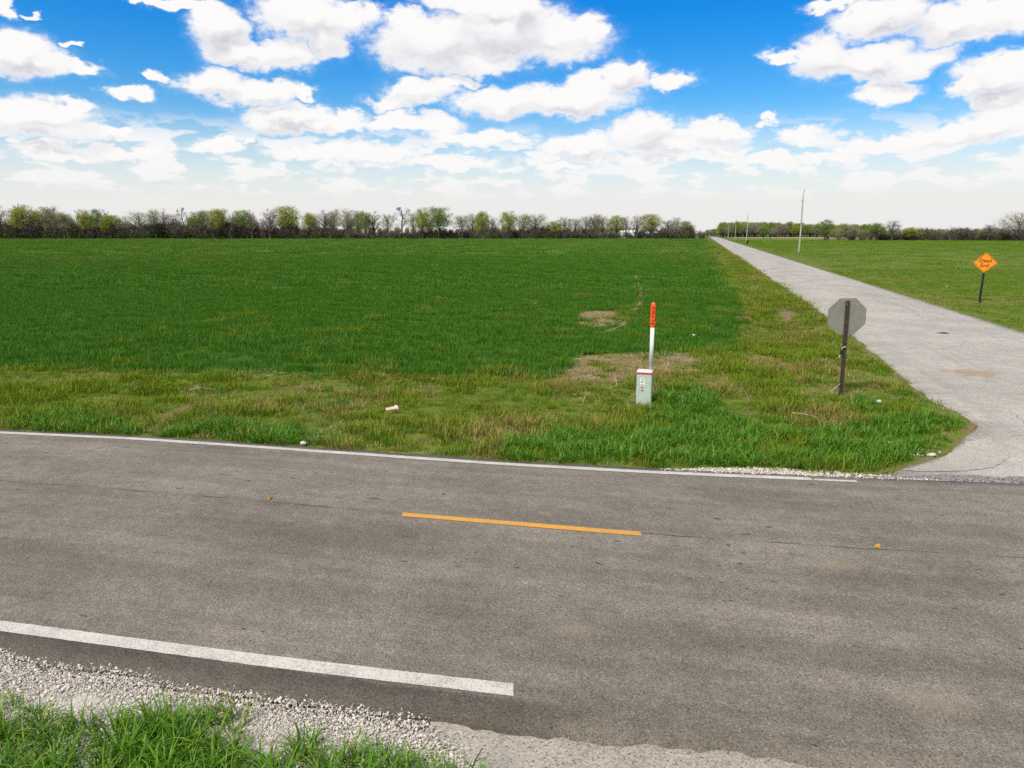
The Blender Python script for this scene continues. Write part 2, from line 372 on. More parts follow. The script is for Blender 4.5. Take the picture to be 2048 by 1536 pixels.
def mat_field():
    m, nt = new_mat('young_wheat_cover')
    g = nd(nt, 'ShaderNodeNewGeometry').outputs['Position']
    rows = noise(nt, scale_vec(nt, g, (0.25, 0.012, 1)), 1.0, 4, 0.6)
    n1 = noise(nt, g, 0.05, 4, 0.6); n3 = noise(nt, g, 2.2, 4, 0.75); n4 = noise(nt, g, 14.0, 3, 0.7)
    c = mix(nt, mapr(nt, n1, 0.35, 0.65, 0, 1), (0.050, 0.118, 0.012), (0.068, 0.140, 0.015))
    c = mix(nt, mapr(nt, rows, 0.45, 0.7, 0, 0.6), c, (0.090, 0.150, 0.018))
    c = mix(nt, mapr(nt, n3, 0.42, 0.66, 0, 0.75), c, (0.030, 0.095, 0.014))
    c = mix(nt, mapr(nt, n4, 0.60, 0.8, 0, 0.5), c, (0.13, 0.14, 0.04))
    return finish(m, nt, principled(nt, c, 0.9, 0.1, bump=mth(nt, 'ADD', n3, n4), bump_s=0.8, bump_d=0.15))
def mat_asphalt():
    m, nt = new_mat('worn_asphalt')
    uv = nd(nt, 'ShaderNodeUVMap', uv_map='metres').outputs[0]
    g = nd(nt, 'ShaderNodeNewGeometry').outputs['Position']
    s = nd(nt, 'ShaderNodeSeparateXYZ'); lk(nt, uv, s.inputs[0])
    big = noise(nt, uv, 0.5, 4, 0.6)
    streak = noise(nt, scale_vec(nt, uv, (0.22, 2.2, 1)), 1.0, 5, 0.62)
    mid = noise(nt, uv, 5.0, 4, 0.65)
    grain = noise(nt, uv, 85.0, 2, 0.8)
    vor = nd(nt, 'ShaderNodeTexVoronoi'); lk(nt, uv, vor.inputs['Vector']); vor.inputs['Scale'].default_value = 95.0
    cell = nd(nt, 'ShaderNodeSeparateColor'); lk(nt, vor.outputs['Color'], cell.inputs[0])
    c = mix(nt, mapr(nt, cell.outputs[0], 0.0, 1.0, 0, 1, False), (0.112, 0.095, 0.072), (0.205, 0.178, 0.139))
    c = mix(nt, mapr(nt, cell.outputs[1], 0.93, 0.97, 0, 0.5), c, (0.36, 0.33, 0.275))
    c = mix(nt, mapr(nt, cell.outputs[2], 0.90, 0.96, 0, 0.6), c, (0.03, 0.028, 0.026))
    k = mth(nt, 'MULTIPLY', mapr(nt, big, 0.3, 0.7, 0.84, 1.12), mapr(nt, streak, 0.32, 0.68, 0.83, 1.13))
    k = mth(nt, 'MULTIPLY', k, mapr(nt, mid, 0.3, 0.7, 0.90, 1.10))
    k = mth(nt, 'MULTIPLY', k, mapr(nt, grain, 0.3, 0.7, 0.84, 1.16))
    c = mix(nt, 1.0, c, gray(nt, k), 'MULTIPLY')
    # polished wheel paths
    for (vc, amt) in ((-2.3, -0.09), (-0.9, -0.10), (0.75, 0.07), (1.95, 0.05)):
        gsn = mapr(nt, mth(nt, 'ABSOLUTE', mth(nt, 'ADD', mth(nt, 'SUBTRACT', s.outputs[1], vc), mth(nt, 'MULTIPLY', mth(nt, 'SUBTRACT', big, 0.5), 0.9))), 0.0, 0.55, 1 + amt, 1.0)
        c = mix(nt, 1.0, c, gray(nt, gsn), 'MULTIPLY')
    # tar spots, drawn out along the road
    spots = noise(nt, scale_vec(nt, uv, (4.5, 11.0, 1)), 1.0, 2, 0.5)
    zone = noise(nt, uv, 0.55, 2, 0.5)
    c = mix(nt, mth(nt, 'MULTIPLY', mapr(nt, spots, 0.68, 0.715, 0, 0.9), mapr(nt, zone, 0.46, 0.6, 0, 1)), c, (0.022, 0.020, 0.018))
    # paving joint along the crown, open in places
    wob = mth(nt, 'MULTIPLY', mth(nt, 'SUBTRACT', noise(nt, uv, 1.4, 3, 0.6), 0.5), 0.10)
    seam = mapr(nt, mth(nt, 'ABSOLUTE', mth(nt, 'ADD', mth(nt, 'ADD', s.outputs[1], wob), 0.06)), 0.006, 0.020, 1, 0)
    seam = mth(nt, 'MULTIPLY', seam, mapr(nt, noise(nt, uv, 0.9, 3, 0.6), 0.44, 0.56, 0.15, 0.9))
    c = mix(nt, seam, c, (0.035, 0.032, 0.028))
    # sandy smears
    for (px, py, r) in ((0.58, 5.96, 0.20), (3.55, 7.2, 0.28), (3.3, 4.9, 0.30), (4.9, 9.4, 0.2)):
        dd = vmth(nt, 'LENGTH', vmth(nt, 'MULTIPLY', vmth(nt, 'SUBTRACT', g, (px, py, 0.0)), (0.7, 1.3, 0.0)))
        f = mth(nt, 'MULTIPLY', mapr(nt, mth(nt, 'ADD', dd, mth(nt, 'MULTIPLY', mth(nt, 'SUBTRACT', mid, 0.5), 0.5)), r * 0.2, r, 1, 0), 0.22)
        c = mix(nt, f, c, (0.30, 0.24, 0.15))
    # fresh darker mat outside the near edge line, and a grey dusted edge
    dark = mapr(nt, mth(nt, 'ADD', s.outputs[1], mth(nt, 'MULTIPLY', mth(nt, 'SUBTRACT', mid, 0.5), 0.08)), -3.46, -3.38, 1, 0)
    dark = mth(nt, 'MULTIPLY', dark, mapr(nt, s.outputs[0], 0.0, 0.9, 1, 0.25))
    c = mix(nt, mth(nt, 'MULTIPLY', dark, 0.85), c, mix(nt, 1.0, c, (0.46, 0.45, 0.44), 'MULTIPLY'))
    dusty = mth(nt, 'MULTIPLY', mapr(nt, s.outputs[1], -4.15, -3.75, 1, 0), mth(nt, 'MULTIPLY', mapr(nt, mid, 0.5, 0.66, 0, 0.7), mapr(nt, s.outputs[0], 0.2, 0.8, 1, 0)))
    c = mix(nt, dusty, c, (0.28, 0.26, 0.23))
    bh = mth(nt, 'ADD', vor.outputs['Distance'], grain)
    return finish(m, nt, principled(nt, c, 0.88, 0.25, bump=bh, bump_s=0.5, bump_d=0.006))
def mat_chipseal(name, base_a, base_b, cracks=True):
    m, nt = new_mat(name)
    g = nd(nt, 'ShaderNodeNewGeometry').outputs['Position']
    big = noise(nt, g, 0.4, 4, 0.6); mid = noise(nt, g, 3.0, 4, 0.65)
    vor = nd(nt, 'ShaderNodeTexVoronoi'); lk(nt, g, vor.inputs['Vector']); vor.inputs['Scale'].default_value = 75.0
    cell = nd(nt, 'ShaderNodeSeparateColor'); lk(nt, vor.outputs['Color'], cell.inputs[0])
    c = mix(nt, cell.outputs[0], base_a, base_b)
    c = mix(nt, mapr(nt, cell.outputs[1], 0.90, 0.95, 0, 0.7), c, (0.06, 0.055, 0.05))
    c = mix(nt, 1.0, c, gray(nt, mth(nt, 'MULTIPLY', mapr(nt, big, 0.3, 0.7, 0.88, 1.10), mapr(nt, mid, 0.3, 0.7, 0.92, 1.08))), 'MULTIPLY')
    # stretched along the road: wheel paths
    rot = nd(nt, 'ShaderNodeVectorRotate', rotation_type='Z_AXIS'); lk(nt, g, rot.inputs['Vector']); rot.inputs['Angle'].default_value = rad(14.7)
    st = noise(nt, scale_vec(nt, rot.outputs[0], (0.9, 0.035, 1)), 1.0, 4, 0.6)
    c = mix(nt, mapr(nt, st, 0.5, 0.72, 0, 0.30), c, (0.17, 0.16, 0.145))
    if cracks:
        sn = mth(nt, 'MULTIPLY', mth(nt, 'SUBTRACT', mid, 0.5), 1.0)
        for (px, py, r0, am) in ((12.05, 18.2, 0.62, 0.8), (11.6, 18.45, 0.35, 0.5), (11.9, 15.6, 0.5, 0.25)):
            dd = vmth(nt, 'LENGTH', vmth(nt, 'MULTIPLY', vmth(nt, 'SUBTRACT', g, (px, py, 0.0)), (1.2, 1.0, 0.0)))
            c = mix(nt, mapr(nt, mth(nt, 'ADD', dd, sn), r0 * 0.75, r0, am, 0), c, (0.27, 0.195, 0.12))
        wn = nd(nt, 'ShaderNodeTexNoise'); lk(nt, g, wn.inputs['Vector']); wn.inputs['Scale'].default_value = 0.9
        wv = vmth(nt, 'MULTIPLY', vmth(nt, 'SUBTRACT', wn.outputs['Color'], (0.5, 0.5, 0.5)), (1.2, 1.2, 0))
        v2 = nd(nt, 'ShaderNodeTexVoronoi', feature='DISTANCE_TO_EDGE'); lk(nt, vmth(nt, 'ADD', g, wv), v2.inputs['Vector']); v2.inputs['Scale'].default_value = 0.33
        crk = mth(nt, 'MULTIPLY', mapr(nt, v2.outputs['Distance'], 0.002, 0.010, 1, 0), mapr(nt, big, 0.46, 0.58, 0, 0.5))
        c = mix(nt, crk, c, (0.07, 0.063, 0.055))
    return finish(m, nt, principled(nt, c, 0.92, 0.2, bump=vor.outputs['Distance'], bump_s=0.5, bump_d=0.006))
def mat_paint(name, col, wear=0.585):
    m, nt = new_mat(name)
    g = nd(nt, 'ShaderNodeNewGeometry').outputs['Position']
    n = noise(nt, g, 70.0, 3, 0.75); n2 = noise(nt, g, 3.0, 3, 0.6)
    c = mix(nt, mapr(nt, n2, 0.35, 0.65, 0, 0.25), col, tuple(x * 0.72 for x in col))
    c = mix(nt, mapr(nt, mth(nt, 'ADD', n, mth(nt, 'MULTIPLY', n2, 0.25)), wear, wear + 0.14, 0, 0.65), c, (0.18, 0.165, 0.14))
    return finish(m, nt, principled(nt, c, 0.75, 0.3, bump=n, bump_s=0.3, bump_d=0.003))
def mat_plain(name, col, rough=0.6, spec=0.4, metal=0.0, var=0.15, sc=14.0, dirt=None, dirt_amt=0.3):
    m, nt = new_mat(name)
    tcn = nd(nt, 'ShaderNodeTexCoord').outputs['Object']
    n = noise(nt, tcn, sc, 4, 0.65); n2 = noise(nt, tcn, sc * 0.25, 3, 0.6)
    c = mix(nt, 1.0, col, gray(nt, mapr(nt, n, 0.3, 0.7, 1 - var, 1 + var)), 'MULTIPLY')
    if dirt:
        c = mix(nt, mapr(nt, n2, 0.45, 0.7, 0, dirt_amt), c, dirt)
    return finish(m, nt, principled(nt, c, rough, spec, metal, bump=n, bump_s=0.1, bump_d=0.003))

M_ground = mat_ground(); M_field = mat_field(); M_asphalt = mat_asphalt()
M_side = mat_chipseal('pale_chip_seal', (0.26, 0.238, 0.198), (0.41, 0.38, 0.325))
M_apron = mat_chipseal('pale_concrete_apron', (0.21, 0.185, 0.145), (0.38, 0.34, 0.275), False)
M_patch = mat_chipseal('warm_concrete', (0.27, 0.245, 0.205), (0.37, 0.34, 0.29), False)
M_white = mat_paint('white_road_paint', (0.49, 0.465, 0.40)); M_yellow = mat_paint('yellow_road_paint', (0.53, 0.25, 0.03), 0.62)

# ------------------------------------------------------------------ ground sheet
def graded(lo, hi, fine_lo, fine_hi, step, grow=1.16):
    a = list(np.arange(fine_lo, fine_hi + 1e-6, step))
    s = step
    while a[-1] < hi:
        s *= grow; a.append(a[-1] + s)
    s = step
    while a[0] > lo:
        s *= grow; a.insert(0, a[0] - s)
    return np.array(a)
gx = graded(-7000, 7000, -15, 22, 0.2); gy = graded(-40, 9000, 2.6, 32, 0.17)
X, Y = np.meshgrid(gx, gy)
Z = ground_z(X, Y)
ground = tag(grid_mesh('ground', X, Y, Z, M_ground), 'grassy verge and pasture ground on both sides of the roads', kind='structure')
bare = inside_soft(BARE, X, Y, 0.5).astype(float)
edge_dry = np.exp(-np.maximum(x_left(Y) - X, 0) / 0.35) * (X < x_left(Y)) * (Y > 10) * (Y < 40) + np.exp(-np.maximum(Y - y_far(X), 0) / 0.15) * (X < 2.5) * (Y > y_far(X))
bare = np.maximum(bare, np.clip(edge_dry, 0, 1) * 0.8)
grav = ((Y < y_near(X) + 0.2) & (Y > y_grass_near(X) - 0.25) & (X < 0.1)).astype(float)
grav = np.maximum(grav, ((Y > y_far(X) - 0.1) & (Y < y_far(X) + 0.24) & (X > 2.6) & (X < 6.2)).astype(float))
bare = np.maximum(bare, ((Y < y_grass_near(X)) & (X < 0.2)) * 0.25)
att = ground.data.color_attributes.new('zone', 'FLOAT_COLOR', 'POINT')
att.data.foreach_set('color', np.stack([bare, grav, bare * 0, bare * 0 + 1], -1).astype(np.float32).ravel())

# wheat field sheet, its edge ragged
def poly_sheet(name, poly, z, mat, parent=None):
    bm = bmesh.new()
    bm.faces.new([bm.verts.new((x, y, z)) for x, y in poly])
    bmesh.ops.triangulate(bm, faces=bm.faces[:])
    me = bpy.data.meshes.new(name); bm.to_mesh(me); bm.free()
    me.materials.append(mat)
    o = bpy.data.objects.new(name, me); COL.objects.link(o)
    if parent: o.parent = parent
    return o
rg = []
fe = FIELD_EDGE
for (x1, y1), (x2, y2) in zip(fe[:-1], fe[1:]):
    n = max(1, int(math.hypot(x2 - x1, y2 - y1) / (0.25 if y1 < 40 else 4)))
    for i in range(n):
        t = i / n
        x = x1 + (x2 - x1) * t; y = y1 + (y2 - y1) * t
        rg.append((x + float(fbm(x * 2, y * 2, 61) - 0.5) * 0.5, y + float(fbm(x * 2, y * 2, 77) - 0.5) * 0.5))
rg.append(fe[-1])
field = tag(poly_sheet('field', [(-335, 72)] + rg + [(-335, 411)], -0.004, M_field), 'broad field of young green wheat beyond the verge', kind='structure')

M_soil = mat_plain('bare_brown_soil', (0.175, 0.115, 0.055), 0.95, 0.1, var=0.4, sc=8, dirt=(0.14, 0.16, 0.04), dirt_amt=0.7)
TRACK = [(3.05, 25.4), (4.2, 27.6), (5.3, 31.5), (6.9, 38.2), (8.6, 48.0), (10.7, 62.0)]
def track_dist(x, y):
    d = np.full(np.shape(x), 1e9)
    for (x1, y1), (x2, y2) in zip(TRACK[:-1], TRACK[1:]):
        t_ = np.clip(((x - x1) * (x2 - x1) + (y - y1) * (y2 - y1)) / ((x2 - x1) ** 2 + (y2 - y1) ** 2), 0, 1)
        d = np.minimum(d, np.hypot(x - x1 - t_ * (x2 - x1), y - y1 - t_ * (y2 - y1)))
    return d
# ------------------------------------------------------------------ main road
def crown(v): return 0.055 * (1 - np.minimum(np.abs(v), 4.2) / 3.4)
rx_ = graded(-400, 400, -11.5, 9.5, 0.06, 1.2)
ncol = 26
t = np.linspace(0, 1, ncol)
XX = np.repeat(rx_[:, None], ncol, 1)
jn = (fbm(rx_ * 2.2, rx_ * 0 + 3, 21) - 0.5) * 0.16 + (fbm(rx_ * 11, rx_ * 0 + 8, 22, 2) - 0.5) * 0.07
jf = (fbm(rx_ * 2.0, rx_ * 0 + 5, 41) - 0.5) * 0.10 + (fbm(rx_ * 12, rx_ * 0 + 1, 42, 2) - 0.5) * 0.05
yn = y_near(rx_) + jn; yf = y_far(rx_) + jf
YY = yn[:, None] * (1 - t) + yf[:, None] * t
V = YY - y_cen(XX)
ZZ = crown(V) + (fbm(XX * 0.6, YY * 0.6, 51) - 0.5) * 0.012
# vertical edges of the mat
XX = np.concatenate([XX[:, :1], XX, XX[:, -1:]], 1); YY = np.concatenate([YY[:, :1] - 0.012, YY, YY[:, -1:] + 0.012], 1)
V = np.concatenate([V[:, :1] - 0.14, V, V[:, -1:] + 0.14], 1); ZZ = np.concatenate([ZZ[:, :1] - 0.14, ZZ, ZZ[:, -1:] - 0.14], 1)
road = tag(grid_mesh('road', XX, YY, ZZ, M_asphalt, (XX, V)), 'two lane asphalt road crossing the foreground', kind='structure')

def line_strip(name, xs, yc_, width, mat, parent, seed, z_off=0.006, ragged=0.006, taper=None):
    k = np.linspace(-0.5, 0.5, 4)
    jit = (fbm(xs * 14, xs * 0, seed, 2) - 0.5) * ragged * 2
    w = np.full_like(xs, width) + jit
    Xl = np.repeat(xs[:, None], 4, 1); Yl = yc_[:, None] + w[:, None] * k[None, :]
    Vl = Yl - y_cen(Xl)
    Zl = crown(Vl) + (fbm(Xl * 0.6, Yl * 0.6, 51) - 0.5) * 0.012 + z_off
    return grid_mesh(name, Xl, Yl, Zl, mat, parent=parent)
xs = np.concatenate([graded(-400, -12, -12.2, -12, 0.1, 1.3)[:-2], np.arange(-12, 4.47, 0.05)])
xs = np.unique(xs)
line_strip('edge_line', xs, y_far(xs) - 0.235 + 0.02, 0.135, M_white, road, 1)
xs = np.arange(4.475, 5.08, 0.05)
line_strip('edge_line', xs, y_far(xs) - 0.255 + 0.02, 0.08, M_white, road, 2)
xs = np.unique(np.concatenate([graded(-400, -7, -7.2, -7, 0.1, 1.3)[:-2], np.arange(-7, 0.0, 0.04), [0.0, 0.012]]))
NLX = np.array([-400, -60, -4.78, -2.19, 0.0, 3]); NLY = np.array([61.9, 14.3, 6.03, 5.49, 5.075, 4.55])
line_strip('edge_line', xs, np.interp(xs, NLX, NLY), 0.155, M_white, road, 3)
xs = np.arange(-1.41, 1.575, 0.04)
line_strip('centre_dash', xs, y_cen(xs) - 0.09, 0.115, M_yellow, road, 4)

# flexible yellow tabs glued down on the centre line
M_tab = mat_plain('yellow_tab_plastic', (0.72, 0.36, 0.05), 0.5)
for (tx, ty, rz, lab) in ((-3.28, 9.12, 0.96, 'small yellow lane tab seen edge on, left of the orange dash'), (4.20, 7.60, -0.05, 'small yellow lane tab facing the camera, right of the orange dash')):
    bm = bmesh.new()
    def bx(cx, cy, cz, sx_, sy_, sz_):
        r = bmesh.ops.create_cube(bm, size=1.0)
        bmesh.ops.scale(bm, vec=(sx_, sy_, sz_), verts=r['verts']); bmesh.ops.translate(bm, vec=(cx, cy, cz), verts=r['verts'])
    bx(0, 0.016, 0.003, 0.06, 0.04, 0.006)
    me = bpy.data.meshes.new('base_plate'); bm.to_mesh(me); bm.free(); me.materials.append(M_tab)
    e = empty('lane_tab', (tx, ty, 0.062), rz); e.scale = (0.8, 0.8, 0.8)
    o = bpy.data.objects.new('base_plate', me); COL.objects.link(o); o.parent = e
    bm = bmesh.new(); bx(0, -0.008, 0.026, 0.06, 0.005, 0.048); bx(0, -0.0125, 0.044, 0.054, 0.003, 0.010)
    bmesh.ops.bevel(bm, geom=bm.edges[:], offset=0.0012, segments=1, affect='EDGES')
    me = bpy.data.meshes.new('upright_flap'); bm.to_mesh(me); bm.free(); me.materials.append(M_tab)
    o = bpy.data.objects.new('upright_flap', me); COL.objects.link(o); o.parent = e
    tag(e, lab, 'lane tab', 'yellow tabs on the road centre line')

# ------------------------------------------------------------------ side road
sy_ = graded(8.0, 1150, 8.0, 34, 0.12, 1.12)
sy_ = sy_[sy_ >= 8.0]
nc = 14
t = np.linspace(0, 1, nc)
jl = np.where(sy_ < 60, (fbm(sy_ * 1.6, sy_ * 0, 71) - 0.5) * 0.30 + (fbm(sy_ * 9, sy_ * 0, 72, 2) - 0.5) * 0.10, 0)
jr = np.where(sy_ < 60, (fbm(sy_ * 1.6, sy_ * 0, 73) - 0.5) * 0.25, 0)
xl = x_left(sy_) + jl; xr = x_right(sy_) + jr
XX = xl[:, None] * (1 - t) + xr[:, None] * t
YY = np.repeat(sy_[:, None], nc, 1)
ZZ = -0.012 + 0.05 * np.sin(np.pi * t)[None, :] * sstep(11, 20, sy_)[:, None]
XX = np.concatenate([XX[:, :1], XX, XX[:, -1:]], 1); YY = np.concatenate([YY[:, :1], YY, YY[:, -1:]], 1)
ZZ = np.concatenate([ZZ[:, :1] - 0.15, ZZ, ZZ[:, -1:] - 0.15], 1)
side = tag(grid_mesh('side_road', XX, YY, ZZ, M_side, (XX, YY)), 'pale straight side road running off to the horizon', kind='structure')
def blob_sheet(name, pts, z, mat, parent, seed, amp=0.06):
    rr = []
    n = len(pts)
    for i in range(n):
        (x1, y1), (x2, y2) = pts[i], pts[(i + 1) % n]
        k = max(2, int(math.hypot(x2 - x1, y2 - y1) / 0.06))
        for j in range(k):
            u = j / k; x = x1 + (x2 - x1) * u; y = y1 + (y2 - y1) * u
            rr.append((x + float(fbm(x * 5, y * 5, seed) - 0.5) * amp * 2, y + float(fbm(x * 5, y * 5, seed + 9) - 0.5) * amp * 2))
    return poly_sheet(name, rr, z, mat, parent)
blob_sheet('soil_patch', BARE[1], 0.002, M_soil, field, 15, 0.30)
lft = [(x - 0.09 + 0.06 * math.sin(y), y) for x, y in TRACK]; rgt = [(x + 0.10 + 0.06 * math.sin(y * 1.7), y) for x, y in TRACK]
blob_sheet('soil_track', lft + rgt[::-1], 0.006, M_soil, field, 16, 0.10)
M_tar = mat_plain('dark_tar', (0.05, 0.046, 0.042), 0.8, 0.3, var=0.4, sc=30)
blob_sheet('tar_patch', [(15.3, 25.5), (15.75, 25.75), (15.8, 25.45), (15.5, 25.35)], 0.052, M_tar, side, 6, 0.04)
blob_sheet('concrete_patch', [(6.0, 10.50), (6.7, 10.85), (7.42, 11.45), (8.02, 12.05), (8.55, 12.30), (8.6, 11.9), (8.2, 11.2), (7.6, 10.65), (6.8, 10.42)], -0.003, M_patch, side, 7, 0.05)

# broken asphalt along the joint of the two roads
jx = np.arange(5.1, 12.0, 0.035)
k = np.linspace(0, 1, 7)
XX = np.repeat(jx[:, None], 7, 1)
wd = 0.12 + 0.26 * sstep(5.1, 7.0, jx) * (0.7 + 0.6 * fbm(jx * 3, jx * 0, 15))
YY = (y_far(jx) - 0.03)[:, None] + (k[None, :] * wd[:, None])
ZZ = 0.012 + 0.02 * np.sin(np.pi * k)[None, :] * fbm(XX * 25, YY * 25, 17, 2) - 0.02 * k[None, :]
M_joint, nt = new_mat('broken_asphalt')
g = nd(nt, 'ShaderNodeNewGeometry').outputs['Position']
n1 = noise(nt, g, 26.0, 3, 0.7)
finish(M_joint, nt, principled(nt, mix(nt, mapr(nt, n1, 0.40, 0.60, 0, 1), (0.07, 0.066, 0.06), (0.30, 0.28, 0.245)), 0.9, 0.2, bump=n1, bump_s=0.8, bump_d=0.02))
grid_mesh('broken_joint', XX, YY, ZZ, M_joint, parent=road)

# pale concrete drive on the camera's side
ax = np.arange(-0.62, 9.0, 0.05)
k = np.linspace(0, 1, 40)
XX = np.repeat(ax[:, None], 40, 1)
ytop = y_near(ax) + 0.10
ybot = np.interp(ax, [-0.62, -0.5, -0.15, 0.25, 0.6, 9], [4.45, 4.3, 4.15, 3.6, -3.0, -3.0]) + (fbm(ax * 5, ax * 0, 91) - 0.5) * 0.15
YY = ytop[:, None] * (1 - k) + ybot[:, None] * k
ZZ = -0.045 + 0 * XX + (fbm(XX * 2, YY * 2, 93) - 0.5) * 0.012 - 0.03 * (k[None, :] > 0.98)
driveway = tag(grid_mesh('driveway', XX, YY, ZZ, M_apron, (XX, YY)), 'pale concrete drive apron at the bottom edge', kind='structure')

# ------------------------------------------------------------------ gravel and grass
def blade_mesh(name, seed, n, rad_, h0, h1, w, bend0, bend1, segs, mat, lying=0.0, center=1.0):
    r = np.random.default_rng(seed)
    rr = rad_ * r.random(n) ** (0.5 * center); th = r.random(n) * 6.283
    bx = rr * np.cos(th); by = rr * np.sin(th)
    az_ = th + r.normal(0, 0.9, n)
    h = h0 + (h1 - h0) * r.random(n)
    h = h * (1.0 - 0.35 * (rr / max(rad_, 1e-6)) ** 2)
    bend = bend0 + (bend1 - bend0) * r.random(n)
    var = r.random(n)
    verts = []; faces = []; va = []
    for i in range(n):
        ca, sa = math.cos(az_[i]), math.sin(az_[i])
        tw = r.normal(0, 0.5)
        px, py = -math.sin(az_[i] + tw), math.cos(az_[i] + tw)
        base = len(verts)
        L = h[i]; b = bend[i]
        ww = w * (0.7 + 0.6 * var[i])
        for s in range(segs + 1):
            t = s / segs
            ang = (b * t * 1.1) if not lying else (1.35 + 0.25 * lying * (var[i] - 0.5))
            if not lying:
                # integrate a circular arc of total bend b
                if abs(b) < 1e-3: fx, fz = 0, L * t
                else:
                    fx = L * (1 - math.cos(b * t)) / b; fz = L * math.sin(b * t) / b
            else:
                fx = L * t * math.sin(ang); fz = 0.012 + L * t * math.cos(ang) * 0.35
            x = bx[i] + ca * fx; y = by[i] + sa * fx
            if s == segs:
                verts.append((x, y, fz)); va.append(var[i])
            else:
                k = ww * 0.5 * (1.0 if t < 0.4 else (1 - t) / 0.6 * 0.85 + 0.15)
                verts.append((x - px * k, y - py * k, fz)); verts.append((x + px * k, y + py * k, fz)); va += [var[i]] * 2
        for s in range(segs):
            a = base + 2 * s
            if s == segs - 1:
                faces.append((a, a + 1, a + 2))
            else:
                faces.append((a, a + 1, a + 3, a + 2))
    me = bpy.data.meshes.new(name)
    me.from_pydata(verts, [], faces)
    at_ = me.attributes.new('var', 'FLOAT', 'POINT'); at_.data.foreach_set('value', np.array(va, np.float32))
    me.materials.append(mat)
    me.polygons.foreach_set('use_smooth', [True] * len(faces))
    me.update()
    return me
def mat_blade(name, a, b, dry, gloss=0.25, trans=0.3):
    m, nt = new_mat(name)
    v = nd(nt, 'ShaderNodeAttribute', attribute_name='var').outputs['Fac']
    t = nd(nt, 'ShaderNodeAttribute', attribute_name='tint', attribute_type='INSTANCER').outputs['Fac']
    c = mix(nt, v, a, b)
    f = mapr(nt, mth(nt, 'ADD', t, mth(nt, 'MULTIPLY', mth(nt, 'SUBTRACT', v, 0.5), 0.5)), 0.35, 0.95, 0, 1)
    c = mix(nt, f, c, dry)
    if gloss > 0.3:
        p = principled(nt, c, 0.5, gloss)
    else:
        pd = nd(nt, 'ShaderNodeBsdfDiffuse'); lk(nt, c, pd.inputs['Color']); p = pd.outputs[0]
    tr = nd(nt, 'ShaderNodeBsdfTranslucent'); lk(nt, c, tr.inputs['Color'])
    ms = nd(nt, 'ShaderNodeMixShader'); ms.inputs[0].default_value = trans
    lk(nt, p, ms.inputs[1]); lk(nt, tr.outputs[0], ms.inputs[2])
    return finish(m, nt, ms.outputs[0])
def scatter(name, meshes, pts, rotz, scl, tint, label, cat, tilt=0.0, seed=0, kind='stuff'):
    r = np.random.default_rng(seed + 99)
    n = len(pts)
    src = bpy.data.collections.new(name + '_source')
    for i, me in enumerate(meshes):
        src.objects.link(bpy.data.objects.new('%s_%02d' % (me.name, i), me))
    me = bpy.data.meshes.new(name)
    me.vertices.add(n); me.vertices.foreach_set('co', np.asarray(pts, np.float32).ravel())
    rot = np.zeros((n, 3), np.float32); rot[:, 2] = rotz
    if tilt:
        rot[:, 0] = r.normal(0, tilt, n); rot[:, 1] = r.normal(0, tilt, n)
    me.attributes.new('rot', 'FLOAT_VECTOR', 'POINT').data.foreach_set('vector', rot.ravel())
    me.attributes.new('scl', 'FLOAT', 'POINT').data.foreach_set('value', np.asarray(scl, np.float32))
    me.attributes.new('tint', 'FLOAT', 'POINT').data.foreach_set('value', np.asarray(tint, np.float32))
    me.attributes.new('pick', 'INT', 'POINT').data.foreach_set('value', r.integers(0, len(meshes), n).astype(np.int32))
    o = bpy.data.objects.new(name, me); COL.objects.link(o)
    ng = bpy.data.node_groups.new(name + '_scatter', 'GeometryNodeTree')
    ng.interface.new_socket('Geometry', in_out='INPUT', socket_type='NodeSocketGeometry')
    ng.interface.new_socket('Geometry', in_out='OUTPUT', socket_type='NodeSocketGeometry')
    gi = ng.nodes.new('NodeGroupInput'); go = ng.nodes.new('NodeGroupOutput')
    ci = ng.nodes.new('GeometryNodeCollectionInfo'); ci.inputs['Collection'].default_value = src
    ci.inputs['Separate Children'].default_value = True; ci.inputs['Reset Children'].default_value = True
    ip = ng.nodes.new('GeometryNodeInstanceOnPoints'); ip.inputs['Pick Instance'].default_value = True
    def named(nm, dt):
        a = ng.nodes.new('GeometryNodeInputNamedAttribute'); a.data_type = dt; a.inputs['Name'].default_value = nm
        return a.outputs['Attribute']
    ng.links.new(gi.outputs[0], ip.inputs['Points']); ng.links.new(ci.outputs[0], ip.inputs['Instance'])
    ng.links.new(named('pick', 'INT'), ip.inputs['Instance Index'])
    ng.links.new(named('rot', 'FLOAT_VECTOR'), ip.inputs['Rotation'])
    ng.links.new(named('scl', 'FLOAT'), ip.inputs['Scale'])
    ng.links.new(ip.outputs[0], go.inputs[0])
    md = o.modifiers.new('scatter', 'NODES'); md.node_group = ng
    tag(o, label, cat, kind=kind)
    return o
def rand_pts(seed, x0, x1, y0, y1, dens):
    r = np.random.default_rng(seed)
    n = int((x1 - x0) * (y1 - y0) * dens)
    return r.uniform(x0, x1, n), r.uniform(y0, y1, n), r
def in_view(x, y, m=4.0):
    return np.abs(x) < 0.80 * y + m

